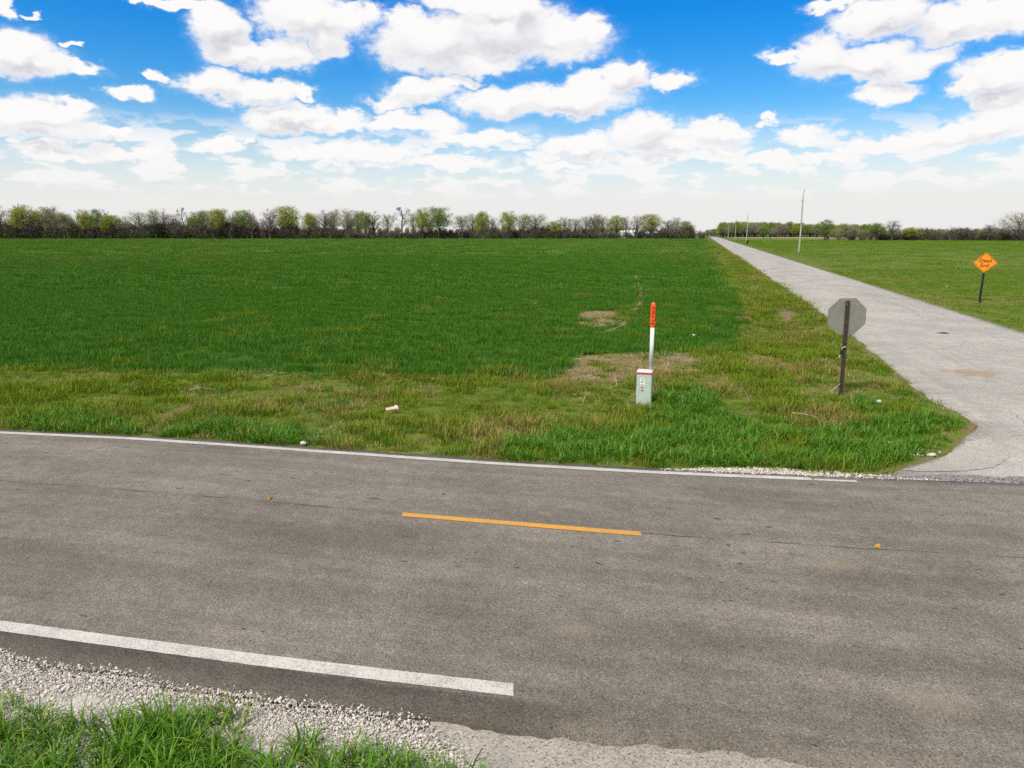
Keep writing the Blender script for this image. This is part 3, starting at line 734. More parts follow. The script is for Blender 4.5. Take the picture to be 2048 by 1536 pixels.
DRY = (0.34, 0.245, 0.09)
M_wheat = mat_blade('wheat_leaf', (0.043, 0.134, 0.013), (0.096, 0.222, 0.024), (0.20, 0.25, 0.05), 0.2)
M_verge = mat_blade('verge_grass_leaf', (0.096, 0.165, 0.011), (0.215, 0.265, 0.024), DRY, 0.2)
M_lush = mat_blade('lush_grass_leaf', (0.044, 0.140, 0.005), (0.125, 0.270, 0.009), (0.26, 0.27, 0.035), 0.31)
M_straw = mat_blade('dry_straw', (0.27, 0.195, 0.09), (0.42, 0.325, 0.16), (0.50, 0.42, 0.24), 0.2, 0.1)
M_past = mat_blade('pasture_leaf', (0.092, 0.185, 0.014), (0.170, 0.260, 0.026), (0.30, 0.26, 0.07), 0.2)

# --- wheat, three distances
W1 = [blade_mesh('wheat_tuft', 10 + i, 60, 0.30, 0.13, 0.27, 0.012, 0.2, 1.1, 2, M_wheat) for i in range(5)]
W2 = [blade_mesh('wheat_tuft', 20 + i, 150, 0.95, 0.14, 0.30, 0.030, 0.2, 1.0, 2, M_wheat) for i in range(4)]
W3 = [blade_mesh('wheat_tuft', 30 + i, 260, 3.2, 0.16, 0.34, 0.10, 0.2, 0.9, 1, M_wheat) for i in range(4)]
def wheat(seed, y0, y1, dens, meshes, name, label):
    x, y, r = rand_pts(seed, -0.8 * y1 - 4, 110 if y1 > 120 else 0.45 * y1, y0, y1, dens)
    jx = (fbm(x * 1.7, y * 1.7, 61) - 0.5) * (0.7 if y1 < 60 else 1.2)
    jy = (fbm(x * 1.7, y * 1.7, 77) - 0.5) * (0.7 if y1 < 60 else 1.2)
    k = in_view(x, y) & inside(FIELD_POLY, x + jx, y + jy) & (~inside_soft(BARE, x, y, 0.5) | (r.random(len(x)) < 0.06)) & (track_dist(x, y) > np.where(y < 45, 0.22, 0.45))
    # thinner drill gaps here and there
    thin = fbm(x * 0.5, y * 0.12, 88)
    k &= (thin < 0.70) | (r.random(len(x)) < 0.8)
    x, y = x[k], y[k]
    n = len(x)
    q_ = 0.967 * y + 0.254 * x; p_ = 0.967 * x - 0.254 * y
    rows = fbm(q_ * 0.9, p_ * 0.03, 131, 3)
    sc = r.uniform(0.75, 1.2, n) * (0.82 + 0.36 * rows) * (0.85 + 0.35 * fbm(x * 0.35, y * 0.35, 12))
    tint = 0.02 + 0.95 * np.clip(rows - 0.42, 0, 1) + 0.40 * np.clip(fbm(x * 0.10, y * 0.022, 55) - 0.42, 0, 1) + r.uniform(0, 0.25, n) + 0.20 * sstep(40, 160, y)
    scatter(name, meshes, np.stack([x, y, x * 0 - 0.01], -1), r.uniform(0, 6.28, n), sc, tint, label, 'wheat', 0.06, seed)
wheat(1, 16, 45, 11.5, W1, 'wheat', 'dark green young wheat blades at the near edge of the field')
wheat(2, 45, 120, 1.25, W2, 'wheat', 'green young wheat in the middle of the field')
wheat(3, 120, 411, 0.075, W3, 'wheat', 'pale green young wheat far out towards the tree line')

# --- verge grass
V1 = [blade_mesh('verge_tuft', 40 + i, 34, 0.15, 0.05, 0.19, 0.008, 0.3, 1.9, 2, M_verge) for i in range(5)]
V2 = [blade_mesh('verge_tuft', 50 + i, 60, 0.7, 0.06, 0.20, 0.025, 0.3, 1.5, 2, M_verge) for i in range(3)]
T1 = [blade_mesh('dark_tuft', 45 + i, 46, 0.13, 0.09, 0.22, 0.008, 0.3, 1.4, 3, M_lush) for i in range(3)]
D1 = [blade_mesh('dry_tuft', 56 + i, 26, 0.12, 0.05, 0.16, 0.006, 0.5, 2.0, 2, M_straw) for i in range(4)]
S1 = [blade_mesh('straw_bit', 60 + i, 16, 0.22, 0.08, 0.30, 0.008, 0, 0, 1, M_straw, lying=1.0) for i in range(5)]
S2 = [blade_mesh('straw_stalk', 66 + i, 3, 0.06, 0.3, 0.6, 0.008, 0.1, 0.9, 3, M_straw) for i in range(4)]
L1 = [blade_mesh('long_grass_tuft', 70 + i, 26, 0.13, 0.16, 0.40, 0.013, 0.6, 2.4, 4, M_lush) for i in range(6)]
def on_verge(x, y):
    return (y > y_far(x) + 0.10 + 0.12 * fbm(x * 3, y * 3, 33)) & (x < x_left(y) - 0.10 - 0.5 * fbm(x * 1.2, y * 1.2, 35) ** 2) & (y > 10)
x, y, r = rand_pts(11, -14, 17, 10, 42, 74)
fld = inside(FIELD_POLY, x, y); lush = inside_soft(LUSH, x, y, 0.3); brs = inside_soft(BARE, x, y, 0.5)
strip = (x > 2.5) & (x < 6.4) & (y < y_far(x) + 0.26)
corner = (x_left(y) - x < 0.55) & (y < 18)
k = on_verge(x, y) & in_view(x, y) & (~lush | (r.random(len(x)) < 0.35)) & ~strip & (~fld | (fbm(x, y, 3) > 0.62)) & (~brs | (fbm(x * 2.2, y * 2.2, 181) + 0.25 * r.random(len(x)) > 0.66))
k &= ~corner | (r.random(len(x)) < 0.35)
k &= ~inside_soft(BARE[3:], x, y, 0.07)
k &= r.random(len(x)) < 0.25 + 1.25 * fbm(x * 2.1, y * 2.1, 101)
x, y = x[k], y[k]; n = len(x)
dryness = np.clip(fbm(x * 0.8, y * 0.8, 201) * 2.4 - 0.98, 0, 1)
dryness = np.maximum(dryness, 0.75 * np.exp(-((y - y_far(x) - 0.1) / 0.35) ** 2) * (r.random(n) < 0.7))
green_left = sstep(-5, -12, x) * 0.25 - 0.10 * sstep(-5, 0, x) * (y < 22)
tint = np.clip(dryness * 0.85 - green_left + r.normal(0, 0.20, n), 0, 1)
scatter('verge_grass', V1, np.stack([x, y, ground_z(x, y) - 0.01], -1), r.uniform(0, 6.28, n), np.clip(r.lognormal(-0.1, 0.34, n) * (0.40 + 1.05 * fbm(x * 2.6, y * 2.6, 333, 2)) * (0.58 + 0.92 * sstep(0.30, 0.70, fbm(x * 0.85, y * 0.85, 337, 3))), 0.35, 2.2), tint, 'patchy yellow green roadside grass between road and wheat field', 'grass', 0.1, 1)
# greener clumps in it
x, y, r = rand_pts(12, -14, 14, 10, 34, 8.0)
k = on_verge(x, y) & in_view(x, y) & ~inside(FIELD_POLY, x, y) & (fbm(x * 1.3, y * 1.3, 140) > 0.50) & ~inside_soft(BARE, x, y, 0.2)
x, y = x[k], y[k]; n = len(x)
scatter('grass_clump', T1, np.stack([x, y, ground_z(x, y) - 0.01], -1), r.uniform(0, 6.28, n), r.uniform(0.5, 1.25, n), r.uniform(0, 0.30, n), 'scattered darker green grass clumps on the verge', 'grass', 0.1, 2)
# dry tufts: along the pavement edges, round the posts and between the green
x, y, r = rand_pts(13, -14, 15, 10, 32, 16)
near_road = (y - y_far(x) < 0.40) & (x < 2.6) & (x > -4.5)
near_post = (np.hypot((x - 7.0) / 1.7, y - 15.6) < 0.8) | (np.hypot((x - 4.6) / 1.3, (y - 15.9) / 0.8) < 0.9)
near_ped = np.hypot((x - 2.4) / 1.4, (y - 15.2)) < 0.9
along = (x_left(y) - x < 1.2) & (y > 12)
k = on_verge(x, y) & in_view(x, y) & ~inside(FIELD_POLY, x, y) & (
    (near_road & (r.random(len(x)) < 0.9)) | (near_post & (r.random(len(x)) < 0.95)) | (near_ped & (r.random(len(x)) < 0.6)) | (along & (r.random(len(x)) < 0.35)) | ((fbm(x * 0.8, y * 0.8, 201) > 0.50) & (r.random(len(x)) < 0.55)))
k &= ~inside_soft(LUSH, x, y, 0.3)
x, y = x[k], y[k]; n = len(x)
scatter('dry_grass', D1, np.stack([x, y, ground_z(x, y) - 0.01], -1), r.uniform(0, 6.28, n), r.uniform(0.6, 1.2, n), r.uniform(0, 0.8, n), 'dry tan grass tufts along the pavement and round the posts', 'grass', 0.15, 3)
# straw littered on the bare ground by the cabinet
x, y, r = rand_pts(14, -14, 12, 15, 34, 60)
b_ = (inside_soft(BARE[:2], x, y, 0.45) | ((track_dist(x, y) < 0.15) & (r.random(len(x)) < 0.5))) & (fbm(x * 2.2, y * 2.2, 181) < 0.60)
fe_line = (np.abs(y - np.interp(x, [p[0] for p in FIELD_EDGE[:8]], [p[1] for p in FIELD_EDGE[:8]])) < 0.35) & (x < 1.3) & (fbm(x * 0.9, y * 0.9, 171) > 0.50)
near_ped = (np.hypot((x - 3.4) / 2.2, (y - 16.4) / 1.4) < 1.0)
k = in_view(x, y) & ((b_ & (r.random(len(x)) < 0.75)) | (fe_line & (r.random(len(x)) < 0.30)) | (near_ped & (r.random(len(x)) < 0.16)))
x, y = x[k], y[k]; n = len(x)
scatter('straw_litter', S1, np.stack([x, y, np.maximum(ground_z(x, y), -0.004) + 0.006], -1), r.uniform(0, 6.28, n), r.uniform(0.6, 1.3, n), r.uniform(0, 1, n), 'tan straw lying on bare soil behind the green cabinet', 'straw', 0.03, 4)
x, y, r = rand_pts(15, -1, 9, 14.5, 24, 3.0)
k = ((np.hypot((x - 2.0) / 1.6, (y - 16.4) / 1.5) < 1) | (inside_soft(BARE[:1], x, y, 0.3)) | (np.hypot((x - 4.6) / 1.4, y - 15.4) < 0.8)) & (r.random(len(x)) < 0.85)
x, y = x[k], y[k]; n = len(x)
scatter('straw_stalks', S2, np.stack([x, y, ground_z(x, y) - 0.01], -1), r.uniform(0, 6.28, n), r.uniform(0.6, 1.1, n), r.uniform(0, 1, n), 'thin dry stalks standing and leaning round the green cabinet', 'straw', 0.35, 5)
# verge along the side road, farther off
x, y, r = rand_pts(16, 8, 90, 34, 300, 3.0)
k = (x < x_left(y) - 0.2) & ~inside(FIELD_POLY, x, y) & (x > x_left(y) - 14) & (r.random(len(x)) < np.clip(90 / y, 0.25, 1))
x, y = x[k], y[k]; n = len(x)
tint = np.clip(fbm(x * 0.4, y * 0.1, 211) * 1.2 - 0.30 + 0.35 * np.exp(-(x_left(y) - x) / 1.2) + r.normal(0, 0.12, n), 0, 1)
scatter('verge_grass', V2, np.stack([x, y, ground_z(x, y) - 0.01], -1), r.uniform(0, 6.28, n), r.uniform(0.7, 1.3, n), tint, 'yellow green grass strip between the wheat field and the side road', 'grass', 0.1, 6)
# --- lush strips
x, y, r = rand_pts(17, -12, 10, 10, 17, 70)
k = inside_soft(LUSH, x, y, 0.32) & (y > y_far(x) + 0.12) & (x < x_left(y) - 0.2)
k &= ~((x > 2.5) & (x < 6.0) & (y < y_far(x) + 0.34))
k &= ~(np.hypot(x - 2.9, y - 14.95) < 0.22)
k &= (fbm(x * 1.8, y * 1.8, 409) > 0.40) | (y < y_far(x) + 1.0)
x, y = x[k], y[k]; n = len(x)
scatter('long_grass', L1, np.stack([x, y, ground_z(x, y) - 0.02], -1), r.uniform(0, 6.28, n), r.uniform(0.55, 1.1, n) * (1 + 0.45 * np.exp(-(np.hypot(x - 3.5, y - 15.3) / 0.5) ** 2)), np.clip(r.normal(0.12, 0.18, n), 0, 0.8), 'bright green long grass strips along the far road edge and corner', 'grass', 0.12, 7)
# --- grass at the camera's feet
LN = [blade_mesh('long_grass_tuft', 80 + i, 24, 0.11, 0.20, 0.50, 0.013, 0.7, 2.7, 8, M_lush) for i in range(6)]
x, y, r = rand_pts(18, -6.5, 0.1, 2.4, 6.6, 85)
edge = y_grass_near(x) + 0.15 - 0.34 * fbm(x * 2.5, y * 2.5, 301)
k = (y < edge) & (x < -0.2) & ((y < edge - 0.25) | (r.random(len(x)) < 0.75)) & ((fbm(x * 2.2, y * 2.2, 305) < 0.60) | (y < edge - 0.16) | (x < -2.6))
k &= (x < -0.55) | (y < 4.1)
x, y = x[k], y[k]; n = len(x)
yellow = np.clip(0.55 - (y_grass_near(x) - y) * 1.2, 0, 0.5)
scatter('long_grass', LN, np.stack([x, y, ground_z(x, y) - 0.02], -1), r.uniform(0, 6.28, n), r.uniform(0.55, 1.0, n), np.clip(r.normal(0.12, 0.20, n) + yellow * 0.5, 0, 1), 'long bright green grass in the bottom left corner', 'grass', 0.15, 8)
x, y, r = rand_pts(19, -6.5, 0.3, 3.0, 6.6, 30)
k = (y < y_grass_near(x) + 0.03) & (y > y_grass_near(x) - 0.45) & (x < 0.1) & (fbm(x * 1.6, y * 1.6, 307) > 0.46)
x, y = x[k], y[k]; n = len(x)
scatter('dry_grass', D1, np.stack([x, y, ground_z(x, y) - 0.01], -1), r.uniform(0, 6.28, n), r.uniform(0.5, 0.9, n), r.uniform(0, 0.6, n), 'dry brown grass tufts at the border of grass and white gravel', 'grass', 0.2, 9)
# --- pasture right of the side road
P1 = [blade_mesh('pasture_tuft', 90 + i, 40, 0.32, 0.05, 0.16, 0.014, 0.3, 1.5, 2, M_past) for i in range(4)]
P2 = [blade_mesh('pasture_tuft', 95 + i, 150, 2.4, 0.07, 0.20, 0.07, 0.3, 1.2, 1, M_past) for i in range(3)]
x, y, r = rand_pts(20, 18, 62, 22, 72, 7)
k = (x > x_right(y) + 0.25 + 0.3 * fbm(x, y, 8)) & in_view(x, y) & (r.random(len(x)) < 0.35 + 1.0 * fbm(x * 0.7, y * 0.7, 411))
x, y = x[k], y[k]; n = len(x)
tint = np.clip(fbm(x * 0.3, y * 0.16, 213) * 1.4 - 0.42 + 0.35 * np.exp(-(x - x_right(y)) / 3.0) + r.normal(0, 0.14, n), 0, 1)
scatter('pasture_grass', P1, np.stack([x, y, ground_z(x, y) - 0.01], -1), r.uniform(0, 6.28, n), r.uniform(0.7, 1.35, n), tint, 'green pasture grass beyond the side road, near part', 'grass', 0.1, 10)
x, y, r = rand_pts(21, 30, 275, 70, 345, 0.14)
k = (x > x_right(y) + 1.5) & in_view(x, y)
x, y = x[k], y[k]; n = len(x)
tint = np.clip(fbm(x * 0.06, y * 0.03, 215) * 1.1 - 0.40 + r.normal(0, 0.10, n), 0, 1)
scatter('pasture_grass', P2, np.stack([x, y, ground_z(x, y) - 0.01], -1), r.uniform(0, 6.28, n), r.uniform(0.7, 1.2, n), tint, 'green pasture grass beyond the side road, far part', 'grass', 0.05, 11)

# --- limestone gravel
def mat_stone():
    m, nt = new_mat('white_limestone')
    rnd = nd(nt, 'ShaderNodeAttribute', attribute_name='tint', attribute_type='INSTANCER').outputs['Fac']
    tcn = nd(nt, 'ShaderNodeTexCoord').outputs['Object']
    n1 = noise(nt, tcn, 60.0, 3, 0.6)
    c = mix(nt, rnd, (0.38, 0.34, 0.285), (0.60, 0.55, 0.48))
    c = mix(nt, mapr(nt, rnd, 0.0, 0.22, 0.8, 0), c, (0.20, 0.17, 0.135))
    c = mix(nt, mapr(nt, n1, 0.45, 0.7, 0, 0.35), c, (0.42, 0.36, 0.29))
    return finish(m, nt, principled(nt, c, 0.9, 0.2))
M_stone = mat_stone()
def stone_mesh(seed):
    r = np.random.default_rng(seed)
    bm = bmesh.new(); bmesh.ops.create_icosphere(bm, subdivisions=2, radius=1.0)
    planes = [(Vector(r.normal(0, 1, 3)).normalized(), r.uniform(0.55, 0.9)) for _ in range(9)]
    for v in bm.verts:
        for (nrm, d) in planes:
            q = v.co.dot(nrm)
            if q > d: v.co -= nrm * (q - d)
        v.co.x *= 1.25; v.co.z *= 0.60
    me = bpy.data.meshes.new('stone'); bm.to_mesh(me); bm.free(); me.materials.append(M_stone)
    return me
ST = [stone_mesh(i) for i in range(6)]
x, y, r = rand_pts(30, -7.2, 0.15, 3.6, 7.6, 8500)
e2 = y_near(x) + (fbm(x * 2.2, y * 0 + 3, 21) - 0.5) * 0.16
k = (y < e2 + 0.02 + 0.10 * r.random(len(x)) ** 3) & (y > y_grass_near(x) - 0.55) & (x < -0.45 + 0.3 * (r.random(len(x)) - 0.5) - 0.9 * np.clip(y - 4.45, 0, 1))
k |= (x > -0.6) & (x < -0.05) & (y < 4.5 - 0.6 * (x + 0.6)) & (y > 3.7) & (r.random(len(x)) < 0.85)
k &= (r.random(len(x)) < np.clip((e2 + 0.12 - y) / 0.16, 0.10, 1))
x, y = x[k], y[k]; n = len(x)
scl = np.clip(r.lognormal(-5.15, 0.42, n), 0.003, 0.0135)
zz = np.where(y > e2[k] - 0.02, -0.012, -0.026) + r.uniform(-0.004, 0.010, n) + scl * 0.25
scatter('gravel', ST, np.stack([x, y, zz], -1), r.uniform(0, 6.28, n), scl, r.random(n), 'white limestone gravel shoulder beside the near edge line', 'gravel', 0.6, 12)
x, y, r = rand_pts(31, 2.3, 6.4, 10.0, 11.2, 2600)
h_ = 0.36 * np.sin(np.pi * np.clip((x - 2.4) / 3.6, 0, 1)) ** 0.6
k = (y > y_far(x) - 0.10 * r.random(len(x)) ** 2) & (y < y_far(x) + h_ * (0.6 + 0.7 * fbm(x * 4, y * 4, 7)))
x, y = x[k], y[k]; n = len(x)
scl = np.clip(r.lognormal(-4.6, 0.32, n), 0.006, 0.02)
scatter('gravel', ST, np.stack([x, y, x * 0 + 0.012 + scl * 0.2 - 0.03 * (y > y_far(x))], -1), r.uniform(0, 6.28, n), scl, r.random(n), 'thin white gravel band between far edge line and long grass', 'gravel', 0.6, 13)
x, y, r = rand_pts(32, 6.0, 7.6, 10.6, 12.0, 130)
k = (np.hypot((x - 6.85) / 0.35, (y - 11.45) / 0.30) < 1) & (x < x_left(y) - 0.05)
x, y = x[k], y[k]; n = len(x)
scatter('gravel', ST, np.stack([x, y, ground_z(x, y) + 0.02], -1), r.uniform(0, 6.28, n), r.uniform(0.008, 0.024, n), r.random(n), 'few pale stones at the grassy corner of the junction', 'gravel', 0.6, 14)

# ------------------------------------------------------------------ trees
def mat_leaf(name, a, b, trans=0.35):
    m, nt = new_mat(name)
    v = nd(nt, 'ShaderNodeAttribute', attribute_name='var').outputs['Fac']
    c = mix(nt, v, a, b)
    d = nd(nt, 'ShaderNodeBsdfDiffuse'); lk(nt, c, d.inputs['Color'])
    tr = nd(nt, 'ShaderNodeBsdfTranslucent'); lk(nt, c, tr.inputs['Color'])
    ms = nd(nt, 'ShaderNodeMixShader'); ms.inputs[0].default_value = trans
    lk(nt, d.outputs[0], ms.inputs[1]); lk(nt, tr.outputs[0], ms.inputs[2])
    return finish(m, nt, ms.outputs[0])
M_bark = mat_plain('grey_bark', (0.115, 0.096, 0.083), 0.95, 0.1, var=0.35, sc=1.5)
M_twig = mat_plain('grey_brown_twig', (0.25, 0.21, 0.18), 0.95, 0.1, var=0.25, sc=0.6)
M_brushw = mat_plain('dark_brush_twig', (0.115, 0.092, 0.080), 0.95, 0.1, var=0.3, sc=0.6)
LEAF = {
    'yellow': mat_leaf('yellow_green_leaf', (0.20, 0.235, 0.022), (0.40, 0.42, 0.065)),
    'green': mat_leaf('fresh_green_leaf', (0.13, 0.205, 0.030), (0.26, 0.33, 0.075)),
    'pale': mat_leaf('pale_budding_leaf', (0.24, 0.255, 0.095), (0.38, 0.39, 0.19)),
    'bare': mat_leaf('brown_bud', (0.27, 0.23, 0.19), (0.38, 0.335, 0.285)),
    'cedar': mat_leaf('dark_cedar_leaf', (0.012, 0.028, 0.012), (0.030, 0.055, 0.022), 0.15),
    'brush': mat_leaf('brown_brush_leaf', (0.070, 0.062, 0.030), (0.12, 0.105, 0.045)),
}
def tube(vs, fs, pts, radii, sides):
    base = len(vs)
    prev = None
    for i, p in enumerate(pts):
        d = (pts[min(i + 1, len(pts) - 1)] - pts[max(i - 1, 0)])
        d.normalize()
        u = d.orthogonal().normalized() if prev is None else (prev - d * prev.dot(d)).normalized()
        prev = u
        w = d.cross(u)
        for s in range(sides):
            a = 6.2832 * s / sides
            q = p + (u * math.cos(a) + w * math.sin(a)) * radii[i]
            vs.append((q.x, q.y, q.z))
    for i in range(len(pts) - 1):
        for s in range(sides):
            a = base + i * sides + s; b = base + i * sides + (s + 1) % sides
            fs.append((a, b, b + sides, a + sides))
def build_tree(seed, H, R, kind, clear=0.25, limbs=9, leafn=2200, leaf=0.42, thick=1.0, up=0.35, levels=4):
    """unit tree: returns (trunk verts, faces), (twig verts, faces), leaf centres; crown inside height H and radius R"""
    rn = random.Random(seed)
    tv, tf, bv, bf, tips = [], [], [], [], []
    cz = H * (clear + 1) / 2; rz_ = H * (1 - clear) / 2
    def env(p):
        return math.hypot(p.x, p.y) / R < 1.15 and p.z < H * 1.01
    def grow(p, d, L, r, lev):
        n = 4 if lev < 2 else 3
        pts = [p.copy()]; q = p.copy(); dd = d.copy()
        for i in range(n):
            dd = (dd + Vector((rn.gauss(0, .16), rn.gauss(0, .16), rn.gauss(0.06, .10)))).normalized()
            q = q + dd * (L / n)
            e = math.hypot(q.x / R, q.y / R)
            hfr = (q.z - cz) / rz_
            if lev > 0 and e * e + max(hfr, 0) ** 2 > 1.08:
                if i == 0: pts.append(q.copy())
                break
            pts.append(q.copy())
        m = len(pts)
        radii = [max(r * (1 - 0.72 * i / (m - 1)), 0.014 * thick) for i in range(m)]
        if lev <= 1: tube(tv, tf, pts, radii, 6 if lev == 0 else 4)
        else: tube(bv, bf, pts, radii, 3)
        if lev >= levels - 1: tips.append(pts[-1]); tips.append(pts[m // 2])
        if lev >= levels: return
        nc = {0: limbs, 1: 6, 2: 5, 3: 4}[lev]
        for c in range(nc):
            t = (clear * 0.75 + (1 - clear * 0.75) * (c + rn.random()) / nc) if lev == 0 else 0.25 + 0.75 * (c + rn.random()) / nc
            f = min(t, 0.999) * (m - 1); i = int(f); u = f - i
            o = pts[i].lerp(pts[i + 1], u)
            ax = (pts[i + 1] - pts[i]).normalized()
            side_ = ax.orthogonal().normalized(); side_.rotate(Matrix.Rotation(rn.random() * 6.283 + c * 2.4, 3, ax))
            ang = rn.uniform(0.55, 1.05) if lev == 0 else rn.uniform(0.45, 0.95)
            if lev == 0: ang *= 1.15 - 0.5 * t
            nd_ = (ax * math.cos(ang) + side_ * math.sin(ang) + Vector((0, 0, up * (0.6 if lev else 0.4)))).normalized()
            Lc = {0: R * rn.uniform(0.75, 1.1), 1: R * rn.uniform(0.38, 0.6), 2: R * rn.uniform(0.22, 0.36), 3: R * rn.uniform(0.12, 0.22)}[lev]
            grow(o, nd_, Lc, max(radii[i] * (0.52 if lev == 0 else 0.5), 0.016 * thick), lev + 1)
    grow(Vector((0, 0, -0.3)), Vector((rn.gauss(0, .05), rn.gauss(0, .05), 1)).normalized(), H * 0.93, H * 0.019 * thick, 0)
    r = np.random.default_rng(seed)
    lv, lf, lvar = [], [], []
    if leafn and tips:
        T = np.array([tuple(t) for t in tips])
        T = T[T[:, 2] > H * clear * 0.8]
        c = T[r.integers(0, len(T), leafn)] + r.normal(0, 0.32 + 0.03 * R, (leafn, 3))
        s = leaf * r.uniform(0.6, 1.2, leafn)
        A = r.normal(0, 1, (leafn, 3)); A /= np.linalg.norm(A, axis=1)[:, None]
        Bv = r.normal(0, 1, (leafn, 3)); Bv -= A * np.sum(A * Bv, 1)[:, None]; Bv /= np.linalg.norm(Bv, axis=1)[:, None]
        q = np.stack([c - A * s[:, None] * 0.5, c + Bv * s[:, None] * 0.32, c + A * s[:, None] * 0.5, c - Bv * s[:, None] * 0.32], 1).reshape(-1, 3)
        lv = q; lf = np.arange(leafn * 4).reshape(-1, 4)
        clump = 0.5 * r.random(leafn) + 0.5 * np.clip(fbm(c[:, 0] * 0.7 + 50, c[:, 2] * 0.7 + c[:, 1] * 0.6, seed % 50), 0, 1)
        lvar = np.repeat(clump, 4)
    return (tv, tf), (bv, bf), (lv, lf, lvar)
def build_dome(seed, H, R, clear, nclump, leafn, leaf, thick, twigs=13, flat=1.0, spread=0.24):
    """tree whose limbs reach out to clumps filling a dome; same return as build_tree"""
    rn = random.Random(seed); r = np.random.default_rng(seed)
    tv, tf, bv, bf = [], [], [], []
    z0 = H * clear; cz = H * (0.52 + 0.30 * clear); up_r = H * 0.97 - cz; dn_r = cz - z0 * 0.9
    top = H * 0.80
    lean = Vector((rn.gauss(0, .03), rn.gauss(0, .03), 0))
    tp = [Vector((0, 0, -0.3))]
    for i in range(1, 7):
        z = top * i / 6
        tp.append(Vector((lean.x * z + rn.gauss(0, .10), lean.y * z + rn.gauss(0, .10), z)))
    tr_ = [H * 0.018 * thick * (1.25 - i / 6.4) for i in range(7)]
    tube(tv, tf, tp, tr_, 7)
    def on_trunk(z):
        f = max(0.0, min(z / top * 6, 5.999)); i = int(f)
        return tp[i].lerp(tp[i + 1], f - i), tr_[i]
    clumps = []
    lob = [rn.uniform(0.82, 1.12) for _ in range(9)]
    for c in range(nclump):
        # even spread of directions, denser towards the top and the rim
        u = (c + rn.random()) / nclump
        a_ = c * 2.39996 + rn.gauss(0, .3)
        zz = -0.55 + 1.53 * u
        zz = max(-0.7, min(zz + rn.gauss(0, .06), 0.98))
        k = lob[int(a_ / 6.2832 * 9) % 9] * (0.72 + 0.28 * rn.random()) if c % 4 else rn.uniform(0.25, 0.6)
        w = math.sqrt(max(0.0, 1 - zz * zz)) if zz > 0 else math.sqrt(max(0.0, 1 - zz * zz * 0.8))
        p = Vector((R * 0.86 * w * k * math.cos(a_), R * 0.86 * w * k * math.sin(a_), cz + (up_r * 0.92 * zz * min(k + .1, 1.0) * flat if zz > 0 else dn_r * zz * 0.9)))
        p += Vector((lean.x, lean.y, 0)) * p.z
        hd = math.hypot(p.x, p.y)
        zs = max(z0 * 0.8, min(p.z - hd * rn.uniform(0.55, 0.95) - 0.1 * H, top * 0.98))
        s0, r0 = on_trunk(zs)
        mid = s0.lerp(p, 0.5) + Vector((rn.gauss(0, .18), rn.gauss(0, .18), rn.gauss(0.0, .2) - 0.04 * hd))
        q1 = s0.lerp(mid, .5) + Vector((rn.gauss(0, .08), rn.gauss(0, .08), 0)); q2 = mid.lerp(p, .5) + Vector((rn.gauss(0, .12), rn.gauss(0, .12), .05))
        pts = [s0, q1, mid, q2, p]
        rb = min(r0 * 0.62, 0.030 * thick * (p - s0).length ** 0.8 + 0.02)
        rads = [rb, rb * .78, rb * .58, rb * .4, max(rb * .22, .016 * thick)]
        tube(tv, tf, pts, rads, 4)
        clumps.append(p)
        cen = Vector((0, 0, cz))
        for t in range(twigs):
            f = rn.uniform(1.6, 3.999); i = int(f)
            o = pts[i].lerp(pts[i + 1], f - i)
            d = (Vector((rn.gauss(0, 1), rn.gauss(0, 1), rn.gauss(0.35, .8))).normalized() + (p - cen).normalized() * 0.55).normalized()
            L = R * rn.uniform(0.14, 0.30)
            e1 = o + d * L * .5 + Vector((rn.gauss(0, .06), rn.gauss(0, .06), rn.gauss(0, .06))); e2 = o + d * L + Vector((0, 0, rn.gauss(0.03, .08)))
            tube(bv, bf, [o, e1, e2], [.026 * thick, .020 * thick, .012 * thick], 3)
            for k2 in range(2):
                d2 = (d + Vector((rn.gauss(0, .7), rn.gauss(0, .7), rn.gauss(.1, .6)))).normalized()
                e3 = e1 + d2 * L * rn.uniform(.35, .7)
                tube(bv, bf, [e1, e3], [.017 * thick, .011 * thick], 3)
    lv, lf, lvar = [], [], []
    if leafn:
        T = np.array([tuple(c) for c in clumps])
        ci = r.integers(0, len(T), leafn)
        c = T[ci] + r.normal(0, 1, (leafn, 3)) * np.array([spread * R * 0.62, spread * R * 0.62, spread * R * 0.48])
        c = c[c[:, 2] < H * 1.0]; leafn = len(c)
        s = leaf * r.uniform(0.55, 1.15, leafn)
        A = r.normal(0, 1, (leafn, 3)); A /= np.linalg.norm(A, axis=1)[:, None]
        B_ = r.normal(0, 1, (leafn, 3)); B_ -= A * np.sum(A * B_, 1)[:, None]; B_ /= np.linalg.norm(B_, axis=1)[:, None]
        lv = np.stack([c - A * s[:, None] * .5, c + B_ * s[:, None] * .32, c + A * s[:, None] * .5, c - B_ * s[:, None] * .32], 1).reshape(-1, 3)
        lf = np.arange(leafn * 4).reshape(-1, 4)
        cv = r.random(len(T))
        lvar = np.repeat(0.5 * r.random(leafn) + 0.5 * cv[ci[:leafn]], 4)
    return (tv, tf), (bv, bf), (lv, lf, lvar)
def crown_mesh(name, tw, lf, mats):
    bv, bf = tw; lv, lff, lvar = lf
    verts = list(bv) + [tuple(map(float, v)) for v in lv]
    o = len(bv)
    faces = list(bf) + [tuple(int(k) + o for k in f) for f in lff]
    me = bpy.data.meshes.new(name); me.from_pydata(verts, [], faces)
    for m in mats: me.materials.append(m)
    if len(lff):
        mi = np.zeros(len(faces), np.int32); mi[len(bf):] = 1
        me.polygons.foreach_set('material_index', mi)
    va = np.full(len(verts), 0.5, np.float32)
    if len(lv): va[o:] = lvar
    me.attributes.new('var', 'FLOAT', 'POINT').data.foreach_set('value', va)
    me.update()
    return me
